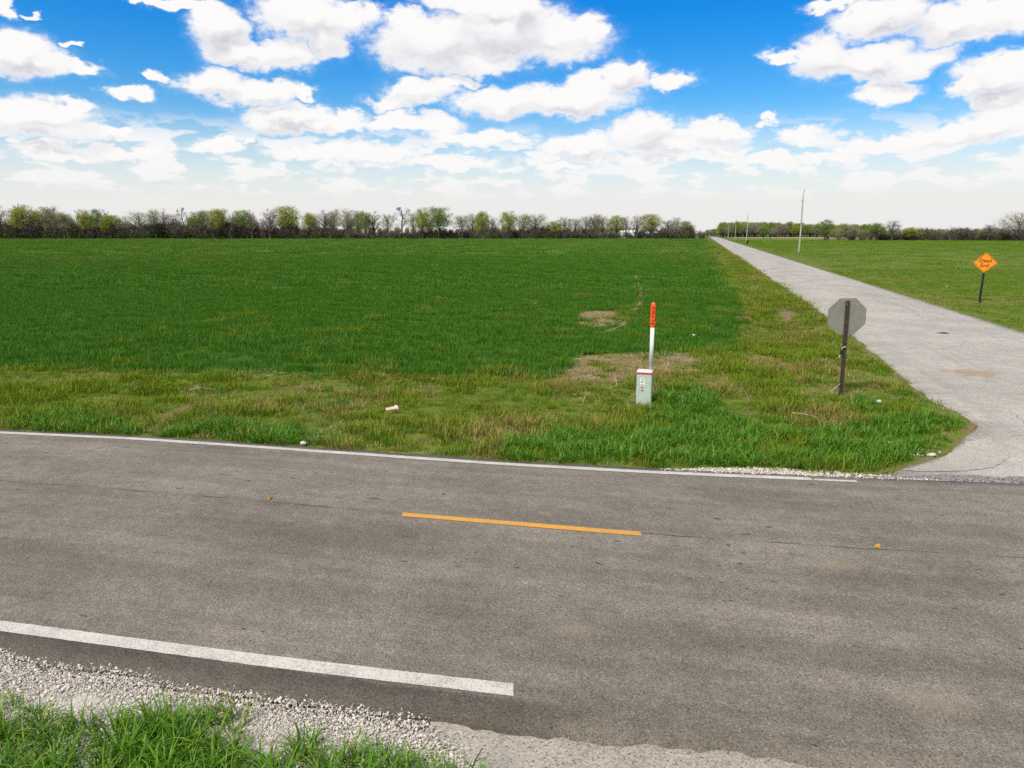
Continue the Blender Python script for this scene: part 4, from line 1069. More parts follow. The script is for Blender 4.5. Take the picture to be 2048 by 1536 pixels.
def trunk_mesh(name, tv, tf, mat):
    me = bpy.data.meshes.new(name); me.from_pydata(tv, [], tf); me.materials.append(mat)
    me.polygons.foreach_set('use_smooth', [True] * len(tf)); me.update()
    return me
PROTO = {}
SPEC = {   # kind: (variants, H, R, clear, clumps, leaves, leaf size, thickness, leaf spread)
    'yellow': (4, 16, 5.6, 0.16, 40, 7000, 0.40, 0.95, 0.26),
    'green': (4, 16, 5.4, 0.20, 38, 6000, 0.40, 0.95, 0.26),
    'pale': (5, 16, 5.4, 0.24, 34, 3200, 0.34, 1.1, 0.26),
    'bare': (5, 16, 5.2, 0.18, 36, 1500, 0.28, 1.35, 0.26),
    'snag': (2, 18, 4.0, 0.30, 9, 0, 0.3, 1.2, 0.5),
    'bigbare': (1, 14, 7.6, 0.12, 60, 2600, 0.30, 0.95, 0.26),
    'cedar': (1, 9, 3.6, 0.04, 40, 3600, 0.42, 0.9, 0.36),
}
for kd, (nv, H, R, cl, li, ln, ls, th, up) in SPEC.items():
    PROTO[kd] = []
    for v in range(nv):
        sd0 = sum(map(ord, kd)) * 13 + v * 7
        if kd == 'snag':
            tr, tw, lf = build_tree(sd0, H, R, kd, cl, li, ln, ls, th, up)
        else:
            tr, tw, lf = build_dome(sd0, H, R, cl, li, ln, ls, th, twigs=13 if kd != 'cedar' else 5, spread=up)
        wood = M_twig
        leafm = LEAF.get(kd, LEAF['bare'])
        if kd == 'bigbare': leafm = LEAF['pale']
        tm = trunk_mesh('trunk', tr[0], tr[1], M_bark)
        cm = crown_mesh('crown', tw, lf, [wood, leafm])
        allv = np.array([tuple(v_) for v_ in tw[0]] + [tuple(v_) for v_ in lf[0]] + tr[0])
        ext = (np.percentile(np.hypot(allv[:, 0], allv[:, 1]), 97), np.percentile(allv[:, 2], 99.6))
        PROTO[kd].append((tm, cm, float(ext[0]), float(ext[1])))
TREES = [(-290.6, 415.1, 18.3, 11.4, 'bare'), (-286.2, 417.9, 19.8, 5.2, 'snag'), (-279.4, 416.3, 18.6, 12.6, 'yellow'), (-273.6, 418.4, 17.6, 7.5, 'bare'), (-267.4, 418.6, 17.6, 11.5, 'yellow'), (-259.6, 413.6, 17.9, 10.2, 'bare'), (-252.2, 413.1, 14.9, 10.2, 'pale'), (-251.8, 420.5, 16.8, 4.6, 'snag'), (-243.5, 415.3, 16.1, 6.9, 'yellow'), (-236.3, 415.1, 16.6, 6.9, 'green'), (-235.5, 422.0, 16.6, 5.2, 'bare'), (-228.8, 417.2, 13.4, 9.8, 'yellow'), (-224.3, 420.5, 12.9, 8.1, 'bare'), (-213.4, 417.3, 15.3, 13.2, 'pale'), (-206.0, 418.8, 16.7, 6.9, 'pale'), (-200.4, 414.4, 8.9, 8.5, 'cedar'), (-199.7, 418.7, 16.7, 7.5, 'bare'), (-195.4, 420.8, 14.3, 7.5, 'bare'), (-188.2, 417.7, 17.5, 5.2, 'snag'), (-179.9, 419.7, 15.7, 11.0, 'green'), (-174.7, 419.0, 16.2, 6.9, 'pale'), (-166.1, 413.6, 16.6, 10.2, 'yellow'), (-160.3, 419.8, 14.8, 8.1, 'bare'), (-154.5, 418.3, 16.2, 9.2, 'green'), (-148.7, 415.7, 16.1, 5.7, 'bare'), (-137.8, 413.3, 16.6, 9.7, 'bare'), (-129.3, 420.8, 18.5, 13.3, 'yellow'), (-116.4, 417.3, 14.7, 6.9, 'yellow'), (-108.4, 419.5, 16.2, 12.1, 'bare'), (-103.0, 420.9, 16.8, 7.5, 'pale'), (-94.8, 419.4, 16.8, 10.4, 'pale'), (-89.1, 421.3, 15.7, 8.1, 'pale'), (-84.1, 416.6, 15.3, 6.3, 'green'), (-79.3, 420.2, 15.4, 11.0, 'bare'), (-71.5, 417.0, 13.9, 6.9, 'pale'), (-63.3, 421.4, 17.9, 8.1, 'snag'), (-57.1, 420.9, 14.8, 7.5, 'pale'), (-50.8, 413.9, 17.1, 7.4, 'yellow'), (-42.0, 414.2, 17.7, 13.1, 'green'), (-28.3, 415.0, 13.3, 9.1, 'pale'), (-23.0, 421.7, 14.3, 7.5, 'pale'), (-17.5, 416.9, 15.3, 6.9, 'yellow'), (-11.3, 418.6, 12.8, 7.5, 'bare'), (-2.0, 415.7, 15.3, 9.1, 'yellow'), (5.8, 417.6, 14.2, 8.6, 'pale'), (13.5, 416.5, 13.9, 12.6, 'pale'), (24.4, 416.2, 10.0, 8.0, 'yellow'), (30.0, 418.3, 12.3, 8.1, 'pale'), (36.3, 418.3, 11.7, 6.9, 'bare'), (42.4, 421.1, 12.9, 8.1, 'pale'), (43.3, 419.1, 5.3, 5.8, 'cedar'), (47.3, 421.4, 14.0, 8.1, 'bare'), (52.8, 420.7, 12.9, 6.9, 'pale'), (60.5, 421.9, 13.2, 8.7, 'yellow'), (65.8, 419.0, 12.6, 6.3, 'bare'), (71.1, 414.5, 13.3, 7.4, 'bare'), (80.3, 420.7, 14.0, 11.0, 'yellow'), (90.9, 421.7, 10.7, 9.9, 'bare'), (100.7, 421.1, 10.1, 7.5, 'green')]
TREES_RIGHT = [(146.3, 340.0, 9.5, 6.7, 'green'), (154.5, 338.0, 7.9, 6.7, 'pale'), (160.1, 339.0, 6.8, 4.8, 'bare'), (168.4, 336.0, 7.9, 7.1, 'green'), (176.3, 337.0, 9.2, 7.1, 'bare'), (186.1, 340.0, 5.9, 7.2, 'yellow'), (213.7, 326.0, 7.3, 6.9, 'bare'), (223.8, 322.0, 12.4, 14.5, 'bigbare'), (145.6, 420.0, 7.3, 6.5, 'green'), (151.1, 425.0, 6.4, 5.4, 'bare')]
ORD = ['first', 'second', 'third', 'fourth', 'fifth', 'sixth', 'seventh', 'eighth', 'ninth', 'tenth', 'eleventh', 'twelfth', 'thirteenth', 'fourteenth', 'fifteenth', 'sixteenth', 'seventeenth', 'eighteenth', 'nineteenth', 'twentieth']
LOOK = {'yellow': 'leafy yellow green tree', 'green': 'leafy mid green tree', 'pale': 'thinly leafed pale green tree', 'bare': 'bare grey twiggy tree', 'snag': 'tall thin leafless tree', 'cedar': 'low dark evergreen', 'bigbare': 'large spreading bare tree'}
def put_tree(x, y, h, w, kd, label, group, seed):
    rn = random.Random(seed)
    tm, cm, er, eh = PROTO[kd][rn.randrange(len(PROTO[kd]))]
    e = empty('evergreen_tree' if kd == 'cedar' else 'tree', (x, y, -0.02), rn.random() * 6.28)
    sz = h / eh; sx_ = (w / 2) / er * (1.30 if kd != 'snag' else 1.5)
    e.scale = (sx_, sx_, sz)
    for nm, me in (('trunk', tm), ('crown', cm)):
        o = bpy.data.objects.new(nm, me); COL.objects.link(o); o.parent = e
    tag(e, label, 'tree', group)
    return e
cnt = {}
tot = {}
for tdata in TREES: tot[tdata[4]] = tot.get(tdata[4], 0) + 1
for i, (x, y, h, w, kd) in enumerate(TREES):
    c = cnt.get(kd, 0); cnt[kd] = c + 1
    size = 'tall ' if h > 18.2 and kd not in ('snag', 'cedar') else ('short ' if h < 12 and kd != 'cedar' else '')
    back = tot[kd] - 1 - c
    where = ('%s such from the left end of the far tree line' % ORD[c]) if c <= back else ('%s such from the right end of the far tree line' % ORD[back])
    put_tree(x, y, h, w, kd, size + LOOK[kd] + ', ' + where, 'trees in the line behind the wheat field', 300 + i)
RLAB = ['round green tree standing alone right of the first utility pole', 'small thinly leafed tree beside the round green tree, right pasture edge', 'little bare grey tree right of the small thinly leafed one', 'bushy green tree in the middle of the right pasture edge', 'leafless feathery topped tree just right of the bushy green one',
        'low yellow green tree among the thicket, right pasture edge', 'bare grey tree next to the large spreading tree at the right edge', 'large spreading bare tree at the right edge of the picture', 'dark green tree right of the second utility pole', 'bare bushy tree close behind the second utility pole']
for i, (x, y, h, w, kd) in enumerate(TREES_RIGHT):
    put_tree(x, y, h, w, kd, RLAB[i], 'trees at the far edge of the pasture', 500 + i)

# undergrowth and far woods: masses nobody could count
def joined(kd, v):
    tm, cm, er, eh = PROTO[kd][v]
    bm = bmesh.new(); bm.from_mesh(tm)
    me = bpy.data.meshes.new('wood_tree')
    bm.from_mesh(cm); bm.to_mesh(me); bm.free()
    k = len(tm.polygons)
    mi = np.zeros(len(me.polygons), np.int32)
    src = np.zeros(len(cm.polygons), np.int32); cm.polygons.foreach_get('material_index', src)
    mi[k:] = src + 1
    for m in (M_bark, *cm.materials): me.materials.append(m)
    me.polygons.foreach_set('material_index', mi)
    va = np.full(len(me.vertices), 0.5, np.float32)
    sv = np.zeros(len(cm.vertices), np.float32); cm.attributes['var'].data.foreach_get('value', sv); va[len(tm.vertices):] = sv
    if 'var' in me.attributes: me.attributes.remove(me.attributes['var'])
    me.attributes.new('var', 'FLOAT', 'POINT').data.foreach_set('value', va)
    return me
BR = []
for v in range(4):
    rn = random.Random(900 + v)
    bv, bf = [], []
    for s in range(26):
        p = Vector((rn.gauss(0, .7), rn.gauss(0, .7), -0.2)); d = Vector((rn.gauss(0, .35), rn.gauss(0, .35), 1)).normalized()
        L = rn.uniform(2.4, 4.6); pts = [p]; q = p
        for i in range(3):
            d = (d + Vector((rn.gauss(0, .22), rn.gauss(0, .22), 0))).normalized(); q = q + d * L / 3; pts.append(q)
        tube(bv, bf, pts, [0.07, 0.055, 0.045, 0.03], 3)
        for k in range(9):
            i = rn.randrange(1, 3); o = pts[i].lerp(pts[i + 1], rn.random())
            d2 = (d + Vector((rn.gauss(0, .8), rn.gauss(0, .8), rn.gauss(0.1, .5)))).normalized()
            e_ = o + d2 * rn.uniform(0.5, 1.5)
            tube(bv, bf, [o, o.lerp(e_, .5) + Vector((0, 0, .05)), e_], [0.04, 0.034, 0.025], 3)
    r = np.random.default_rng(v)
    nl = (700, 400, 800, 200)[v]
    c = np.stack([r.normal(0, 1.3, nl), r.normal(0, 1.1, nl), np.clip(np.abs(r.normal(1.5, 1.0, nl)), 0, 3.3)], -1)
    s = r.uniform(0.12, 0.28, nl)
    A = r.normal(0, 1, (nl, 3)); A /= np.linalg.norm(A, axis=1)[:, None]
    B_ = r.normal(0, 1, (nl, 3)); B_ -= A * np.sum(A * B_, 1)[:, None]; B_ /= np.linalg.norm(B_, axis=1)[:, None]
    q = np.stack([c - A * s[:, None] * .5, c + B_ * s[:, None] * .3, c + A * s[:, None] * .5, c - B_ * s[:, None] * .3], 1).reshape(-1, 3)
    BR.append(crown_mesh('brush', (bv, bf), (q, np.arange(nl * 4).reshape(-1, 4), np.repeat(r.random(nl), 4)), [M_brushw, LEAF['brush'] if v != 2 else LEAF['green']]))
r = np.random.default_rng(77)
n = 620
x = r.uniform(-335, 108, n); y = r.uniform(413, 424, n)
sc = r.uniform(0.75, 1.6, n) * np.where(fbm(x * 0.035, y * 0, 6) > 0.55, 1.0, 0.72) * np.where(x < -150, 1.55, 1.15)
gap = (x > 45) & (x < 95)
sc = np.where(gap, sc * 0.8, sc)
scatter('undergrowth', BR, np.stack([x, y, x * 0], -1), r.uniform(0, 6.28, n), sc, r.random(n), 'dark twiggy undergrowth below the far tree line', 'brush', 0.05, 20)
n = 230
x = r.uniform(150, 275, n); y = r.uniform(341, 356, n) + (x > 200) * -12
sc = r.uniform(0.55, 1.25, n) * (0.85 + 0.25 * (x > 190)) * (0.7 + 0.6 * fbm(x * 0.06, x * 0, 9))
k = (x > 172) | (r.random(n) < 0.25)
x, y, sc = x[k], y[k], sc[k]; n = len(x)
scatter('undergrowth', BR, np.stack([x, y, x * 0], -1), r.uniform(0, 6.28, n), sc, r.random(n), 'dark purple grey thicket along the right pasture edge', 'brush', 0.05, 21)
WT = [joined('green', 0), joined('green', 1), joined('green', 2), joined('yellow', 0), joined('yellow', 1), joined('bare', 0), joined('bare', 1), joined('pale', 1)]
n = 520
u = r.uniform(0.268, 0.50, n); y = r.uniform(560, 660, n); x = u * y
sc = r.uniform(0.46, 0.80, n) * np.where(u < 0.285, 0.6, 1) * np.where(u > 0.40, 0.85, 1)
scatter('woodland', WT, np.stack([x, y, x * 0], -1), r.uniform(0, 6.28, n), sc, r.random(n), 'distant green woodland beyond the utility poles', 'woods', 0.03, 22)
n = 420
u = r.uniform(0.44, 0.76, n); y = r.uniform(455, 540, n); x = u * y
sc = r.uniform(0.20, 0.40, n)
scatter('woodland', WT, np.stack([x, y, x * 0], -1), r.uniform(0, 6.28, n), sc, r.random(n), 'low distant woods behind the right pasture', 'woods', 0.03, 23)
n = 700
u = r.uniform(-0.85, 0.25, n); y = r.uniform(900, 1300, n); x = u * y
sc = r.uniform(0.45, 0.75, n)
scatter('woodland', WT, np.stack([x, y, x * 0], -1), r.uniform(0, 6.28, n), sc, r.random(n), 'faint far woods glimpsed through the tree line', 'woods', 0.03, 24)
n = 95
x = r.uniform(-335, 100, n); y = r.uniform(426, 446, n)
k = fbm(x * 0.03, x * 0, 19) + np.where(x < -140, 0.12, -0.05) > 0.45
x, y = x[k], y[k]; n = len(x)
sc = r.uniform(0.66, 0.98, n)
scatter('woodland', [joined('bare', 2), joined('bare', 3), joined('pale', 0), joined('pale', 2)], np.stack([x, y, x * 0], -1), r.uniform(0, 6.28, n), sc, r.random(n), 'grey twiggy crowns filling in behind the far tree line', 'woods', 0.03, 25)
# pale stubble strip in front of the far wood
M_stub = mat_plain('pale_stubble', (0.26, 0.235, 0.13), 0.95, 0.1, var=0.3, sc=0.2)
tag(poly_sheet('stubble_field', [(150, 470), (150, 545), (560, 545), (560, 440), (330, 395)], 0.02, M_stub), 'pale stubble strip in front of the far wood', kind='structure')

# ------------------------------------------------------------------ things
def bevel_box(name, size, loc, mat, parent, bev=0.01, seg=2, rot=None):
    bm = bmesh.new(); bmesh.ops.create_cube(bm, size=1.0)
    bmesh.ops.scale(bm, vec=size, verts=bm.verts)
    if bev: bmesh.ops.bevel(bm, geom=bm.edges[:], offset=bev, segments=seg, affect='EDGES', profile=0.5)
    if rot is not None: bmesh.ops.rotate(bm, cent=(0, 0, 0), matrix=rot, verts=bm.verts)
    bmesh.ops.translate(bm, vec=loc, verts=bm.verts)
    me = bpy.data.meshes.new(name); bm.to_mesh(me); bm.free(); me.materials.append(mat)
    o = bpy.data.objects.new(name, me); COL.objects.link(o)
    if parent: o.parent = parent
    return o
def prism(name, pts, z0, z1, mat, parent, bev=0.0):
    """pts in the local XZ plane, extruded along Y from z0 to z1"""
    bm = bmesh.new()
    f = bm.faces.new([bm.verts.new((x, z0, z)) for x, z in pts])
    r_ = bmesh.ops.extrude_face_region(bm, geom=[f])
    bmesh.ops.translate(bm, vec=(0, z1 - z0, 0), verts=[v for v in r_['geom'] if isinstance(v, bmesh.types.BMVert)])
    bmesh.ops.recalc_face_normals(bm, faces=bm.faces)
    if bev: bmesh.ops.bevel(bm, geom=bm.edges[:], offset=bev, segments=1, affect='EDGES')
    me = bpy.data.meshes.new(name); bm.to_mesh(me); bm.free(); me.materials.append(mat)
    o = bpy.data.objects.new(name, me); COL.objects.link(o)
    if parent: o.parent = parent
    return o
def ngon(n, r, a0=0.0): return [(r * math.cos(a0 + 6.283185 * i / n), r * math.sin(a0 + 6.283185 * i / n)) for i in range(n)]
def ring(name, outer, inner, y0, y1, mat, parent):
    bm = bmesh.new(); n = len(outer)
    A = [[bm.verts.new((x, yy, z)) for x, z in p] for yy in (y0, y1) for p in (outer, inner)]
    for i in range(n):
        j = (i + 1) % n
        bm.faces.new((A[0][i], A[0][j], A[1][j], A[1][i])); bm.faces.new((A[2][i], A[3][i], A[3][j], A[2][j]))
        bm.faces.new((A[0][i], A[2][i], A[2][j], A[0][j])); bm.faces.new((A[1][i], A[1][j], A[3][j], A[3][i]))
    bmesh.ops.recalc_face_normals(bm, faces=bm.faces)
    me = bpy.data.meshes.new(name); bm.to_mesh(me); bm.free(); me.materials.append(mat)
    o = bpy.data.objects.new(name, me); COL.objects.link(o); o.parent = parent
    return o
def letters(name, text, size, loc, mat, parent, shear=0.0, depth=0.001):
    cu = bpy.data.curves.new(name, 'FONT'); cu.body = text; cu.size = size; cu.align_x = 'CENTER'; cu.align_y = 'CENTER'; cu.shear = shear; cu.extrude = depth; cu.offset = size * 0.016
    t_ = bpy.data.objects.new(name, cu); COL.objects.link(t_)
    bpy.context.view_layer.update()
    me = bpy.data.meshes.new_from_object(t_.evaluated_get(bpy.context.evaluated_depsgraph_get()))
    bpy.data.objects.remove(t_)
    me.transform(Matrix.Translation(loc) @ Matrix.Rotation(rad(90), 4, 'X'))
    me.materials.clear(); me.materials.append(mat); me.name = name
    o = bpy.data.objects.new(name, me); COL.objects.link(o); o.parent = parent
    return o
def channel_post(name, h0, h1, mat, parent, yoff, w=0.062, d=0.032, t_=0.006, holes=True, hole_mat=None):
    """hat section post with a row of punched holes, open side towards -Y"""
    prof = [(-w / 2 - .014, 0), (-w / 2, 0), (-w / 2 + .008, d - t_), (w / 2 - .008, d - t_), (w / 2, 0), (w / 2 + .014, 0), (w / 2 + .014, t_), (w / 2 + .004, t_), (w / 2 - .004, d), (-w / 2 + .004, d), (-w / 2 - .004, t_), (-w / 2 - .014, t_)]
    bm = bmesh.new()
    lo = [bm.verts.new((x, yoff + y, h0)) for x, y in prof]; hi = [bm.verts.new((x, yoff + y, h1)) for x, y in prof]
    n = len(prof)
    for i in range(n): bm.faces.new((lo[i], lo[(i + 1) % n], hi[(i + 1) % n], hi[i]))
    bm.faces.new(hi); bm.faces.new(lo[::-1])
    bmesh.ops.recalc_face_normals(bm, faces=bm.faces)
    me = bpy.data.meshes.new(name); bm.to_mesh(me); bm.free(); me.materials.append(mat)
    o = bpy.data.objects.new(name, me); COL.objects.link(o); o.parent = parent
    if holes:
        bm = bmesh.new(); z = h0 + 0.35
        while z < h1 - 0.03:
            m_ = Matrix.Translation((0, yoff + d - t_ - 0.0012, z)) @ Matrix.Rotation(rad(90), 4, 'X')
            bmesh.ops.create_circle(bm, cap_ends=True, segments=8, radius=0.0045, matrix=m_)
            z += 0.0254 * 2
        me = bpy.data.meshes.new('punched_holes'); bm.to_mesh(me); bm.free(); me.materials.append(hole_mat)
        p = bpy.data.objects.new('punched_holes', me); COL.objects.link(p); p.parent = o; p['kind'] = 'stuff'
    return o
M_steel = mat_plain('dark_rusty_post', (0.040, 0.030, 0.024), 0.75, 0.4, var=0.4, sc=20, dirt=(0.11, 0.05, 0.025), dirt_amt=0.6)
M_hole = mat_plain('hole_light', (0.13, 0.12, 0.10), 0.8, 0.2)
M_alu = mat_plain('shaded_aluminium', (0.21, 0.197, 0.162), 0.6, 0.3, metal=0.1, var=0.08, sc=9, dirt=(0.24, 0.22, 0.17), dirt_amt=0.45)  # base colour darkened for the shade on the sign's back
M_red = mat_plain('red_sign_face', (0.45, 0.02, 0.02), 0.4)
M_signwhite = mat_plain('white_sign_border', (0.75, 0.75, 0.73), 0.4)
M_orange = mat_plain('orange_sign_face', (0.86, 0.245, 0.004), 0.45, 0.4, var=0.05, sc=3)
M_black = mat_plain('black_lettering', (0.055, 0.018, 0.008), 0.6)
M_postblk = mat_plain('black_sign_post', (0.010, 0.011, 0.010), 0.6)
M_bolt = mat_plain('zinc_bolt', (0.35, 0.35, 0.33), 0.4, metal=0.7)

# stop sign seen from behind
zb = float(ground_z(7.45, 15.7))
e = empty('stop_sign', (7.45, 15.7, zb), rad(-8), 0, rad(-1.2))
plate = prism('plate', ngon(8, 0.435, math.pi / 8), 0.040, 0.043, M_alu, e); plate.location = (0.012, 0.0, 1.815)
fc = prism('red_face', ngon(8, 0.41, math.pi / 8), 0.0445, 0.0455, M_red, e); fc.location = plate.location
bd = ring('white_border', ngon(8, 0.432, math.pi / 8), ngon(8, 0.412, math.pi / 8), 0.0445, 0.0457, M_signwhite, e); bd.location = plate.location
channel_post('post', -0.4, 2.165, M_steel, e, 0.0, hole_mat=M_hole)
for zz_ in (1.52, 2.06):
    o = prism('bolt', ngon(6, 0.011), -0.004, 0.020, M_bolt, e); o.location = (0, 0, zz_)
M_rubber = mat_plain('black_rubber', (0.012, 0.012, 0.012), 0.6)
M_cord = mat_plain('white_cord', (0.6, 0.58, 0.5), 0.8)
b_ = bevel_box('strap_buckle', (0.05, 0.05, 0.10), (-0.062, 0.0, 1.02), M_rubber, e, 0.012, 2, Matrix.Rotation(0.25, 3, 'Y'))
vs, fs = [], []; tube(vs, fs, [Vector((-0.10, -0.01, 0.90)), Vector((-0.085, 0, 0.95)), Vector((-0.06, 0, 1.05)), Vector((-0.05, -0.02, 1.12)), Vector((-0.01, -0.012, 1.14)), Vector((0.03, -0.01, 1.138))], [0.007] * 6, 5)
mesh_obj('cord', vs, fs, M_cord, e)
tag(e, 'grey octagonal stop sign seen from behind on a punched steel post', 'stop sign')

# dead end sign
zb = float(ground_z(25.31, 38.58))
e = empty('dead_end_sign', (25.31, 38.58, zb), rad(-33), 0, rad(0.4))
s_ = 0.555
zc = 2.17
def dia(k): return [(k * 1.03, 0), (0, k * 0.98), (-k * 1.03, 0), (0, -k * 0.98)]
o = prism('plate', dia(s_), -0.024, -0.020, M_orange, e); o.location = (0, 0, zc)
o = ring('black_border', dia(s_ - 0.030), dia(s_ - 0.058), -0.0275, -0.0255, M_black, e); o.location = (0, 0, zc)
w1_ = letters('lettering', 'Dead', 0.265, (0.0, -0.0265, zc + 0.105), M_black, e, 0.06)
w2_ = letters('lettering', 'End', 0.265, (-0.01, -0.0265, zc - 0.145), M_black, e, 0.06)
channel_post('post', -0.4, zc - 0.02, M_postblk, e, -0.014, w=0.08, d=0.034, holes=False)
tag(e, 'orange diamond Dead End sign on a leaning black post', 'sign')

# green cable cabinet with its white and orange marker post
zb = float(ground_z(2.88, 15.0)) + 0.01
e = empty('cable_pedestal', (2.87, 15.05, zb), rad(-17))
M_cab = mat_plain('grey_green_cabinet', (0.40, 0.46, 0.385), 0.6, 0.35, var=0.07, sc=10, dirt=(0.30, 0.34, 0.25), dirt_amt=0.5)
M_lid = mat_plain('pinkish_white_lid', (0.60, 0.52, 0.50), 0.55, var=0.06)
M_lidred = mat_plain('faded_red_band', (0.62, 0.10, 0.06), 0.55, var=0.15)
body = bevel_box('body', (0.325, 0.25, 0.90), (0, 0, 0.23), M_cab, e, 0.022, 3)
lid = bevel_box('lid', (0.335, 0.262, 0.055), (0, 0, 0.715), M_lid, e, 0.024, 3)
bevel_box('red_band', (0.347, 0.274, 0.014), (0, 0, 0.701), M_lidred, lid, 0.006, 2)
bevel_box('red_band', (0.341, 0.268, 0.010), (0, 0, 0.677), M_lidred, lid, 0.004, 2)
M_stick = mat_plain('white_sticker', (0.78, 0.78, 0.74), 0.5); M_teal = mat_plain('teal_print', (0.06, 0.16, 0.17), 0.6); M_redp = mat_plain('red_print', (0.42, 0.07, 0.05), 0.6); M_tan = mat_plain('tan_number_plate', (0.60, 0.42, 0.33), 0.6); M_dk = mat_plain('dark_print', (0.06, 0.04, 0.03), 0.6)
F_ = -0.1255
st = bevel_box('sticker', (0.088, 0.002, 0.165), (-0.035, F_ - 0.001, 0.505), M_stick, e, 0)
o = ring('emblem', ngon(20, 0.030), ngon(20, 0.020), -0.0015, 0.0, M_teal, st); o.location = (-0.035, F_ - 0.0025, 0.505)
o = prism('emblem', [(-0.013, -0.012), (0.013, -0.012), (0, 0.012)], -0.0015, 0.0, M_teal, st); o.location = (-0.035, F_ - 0.0025, 0.505)
bevel_box('print', (0.05, 0.0015, 0.008), (-0.035, F_ - 0.003, 0.573), M_redp, st, 0)
bevel_box('print', (0.058, 0.0015, 0.007), (-0.035, F_ - 0.003, 0.553), M_dk, st, 0)
bevel_box('print', (0.056, 0.0015, 0.020), (-0.035, F_ - 0.003, 0.440), M_redp, st, 0)
for zz_ in (0.380, 0.318):
    p_ = bevel_box('number_plate', (0.056, 0.002, 0.046), (-0.033, F_ - 0.001, zz_), M_tan, e, 0)
    for dx in (-0.013, 0.013):
        bevel_box('print', (0.017, 0.0015, 0.034 if zz_ < 0.35 else 0.024), (-0.033 + dx, F_ - 0.003, zz_), M_dk, p_, 0)
M_pvc = mat_plain('white_pvc', (0.66, 0.65, 0.61), 0.45, 0.45, var=0.06, sc=4, dirt=(0.50, 0.48, 0.44), dirt_amt=0.2)
M_cap = mat_plain('fluorescent_orange', (0.90, 0.085, 0.012), 0.45, 0.4, var=0.05)
def lathe(name, prof, mat, parent, n=18, flat=0.62):
    bm = bmesh.new(); rings = []
    for (r_, z_) in prof:
        rings.append([bm.verts.new((r_ * math.cos(6.283185 * i / n), r_ * flat * math.sin(6.283185 * i / n), z_)) for i in range(n)])
    for a, b in zip(rings[:-1], rings[1:]):
        for i in range(n): bm.faces.new((a[i], a[(i + 1) % n], b[(i + 1) % n], b[i]))
    bm.faces.new(rings[-1]); bm.faces.new(rings[0][::-1])
    me = bpy.data.meshes.new(name); bm.to_mesh(me); bm.free(); me.materials.append(mat)
    me.polygons.foreach_set('use_smooth', [True] * len(me.polygons))
    o = bpy.data.objects.new(name, me); COL.objects.link(o); o.parent = parent
    return o
post = lathe('marker_post', [(0.043, 0.0), (0.043, 1.02)], M_pvc, e); post.location = (0.112, 0.06, 0.735)
cap = lathe('marker_cap', [(0.050, 0.0), (0.052, 0.02), (0.052, 0.46), (0.049, 0.485), (0.040, 0.508), (0.024, 0.524), (0.006, 0.529)], M_cap, post, 20); cap.location = (0, 0, 0.93)
for (zz_, w_, h_, dx) in ((0.425, 0.050, 0.018, 0), (0.392, 0.012, 0.045, -0.022), (0.390, 0.014, 0.05, 0.020), (0.382, 0.016, 0.022, 0), (0.335, 0.05, 0.020, 0.004), (0.295, 0.012, 0.05, -0.020), (0.30, 0.010, 0.05, 0.002), (0.30, 0.012, 0.045, 0.022), (0.255, 0.012, 0.035, -0.006), (0.225, 0.046, 0.022, 0), (0.150, 0.05, 0.012, 0), (0.125, 0.05, 0.010, 0), (0.085, 0.058, 0.020, 0), (0.065, 0.045, 0.010, 0)):
    # print wrapped round the cap
    bm = bmesh.new(); k_ = 6; lo = []; hi = []
    for i in range(k_ + 1):
        xx = dx + w_ * (i / k_ - 0.5); yy_ = -0.62 * math.sqrt(max(0.0529 ** 2 - xx * xx, 1e-8)) - 0.0006
        lo.append(bm.verts.new((xx, yy_, zz_ - h_ / 2))); hi.append(bm.verts.new((xx, yy_, zz_ + h_ / 2)))
    for i in range(k_): bm.faces.new((lo[i], lo[i + 1], hi[i + 1], hi[i]))
    me = bpy.data.meshes.new('print'); bm.to_mesh(me); bm.free(); me.materials.append(M_black)
    o = bpy.data.objects.new('print', me); COL.objects.link(o); o.parent = post; o.location = (0, 0, 0.93)
tag(e, 'green cable cabinet with a white marker post topped in orange', 'cable cabinet')

# utility poles along the side road
M_wood, nt = new_mat('weathered_pole_wood')
tcn = nd(nt, 'ShaderNodeTexCoord').outputs['Object']
n1 = noise(nt, scale_vec(nt, tcn, (9, 9, 0.5)), 1.0, 4, 0.6); n2 = noise(nt, tcn, 0.45, 3, 0.6)
c_ = mix(nt, mapr(nt, n1, 0.3, 0.7, 0, 1), (0.28, 0.25, 0.205), (0.46, 0.425, 0.36))
finish(M_wood, nt, principled(nt, mix(nt, mapr(nt, n2, 0.5, 0.72, 0, 0.5), c_, (0.15, 0.12, 0.095)), 0.9, 0.15))
M_glass = mat_plain('dark_insulator', (0.09, 0.085, 0.08), 0.35)
def pole_mesh():
    vs, fs = [], []
    hs_ = np.linspace(-0.6, 10.9, 12)
    tube(vs, fs, [Vector((0.03 * math.sin(h * .5), 0.02 * math.cos(h * .7), h)) for h in hs_], [0.165 - 0.0065 * h for h in hs_], 10)
    b = len(vs) - 10; fs.append(tuple(range(b, b + 10)))
    me = bpy.data.meshes.new('shaft'); me.from_pydata(vs, [], fs); me.materials.append(M_wood); me.polygons.foreach_set('use_smooth', [True] * len(fs)); me.update()
    return me
PM = pole_mesh()
vs, fs = [], []; tube(vs, fs, [Vector((0.09, 0, 10.62)), Vector((0.09, 0, 11.0)), Vector((0.09, 0, 11.06)), Vector((0.09, 0, 11.2)), Vector((0.09, 0, 11.24))], [0.02, 0.02, 0.075, 0.06, 0.01], 8)
IM = bpy.data.meshes.new('insulator'); IM.from_pydata(vs, [], fs); IM.materials.append(M_glass); IM.update()
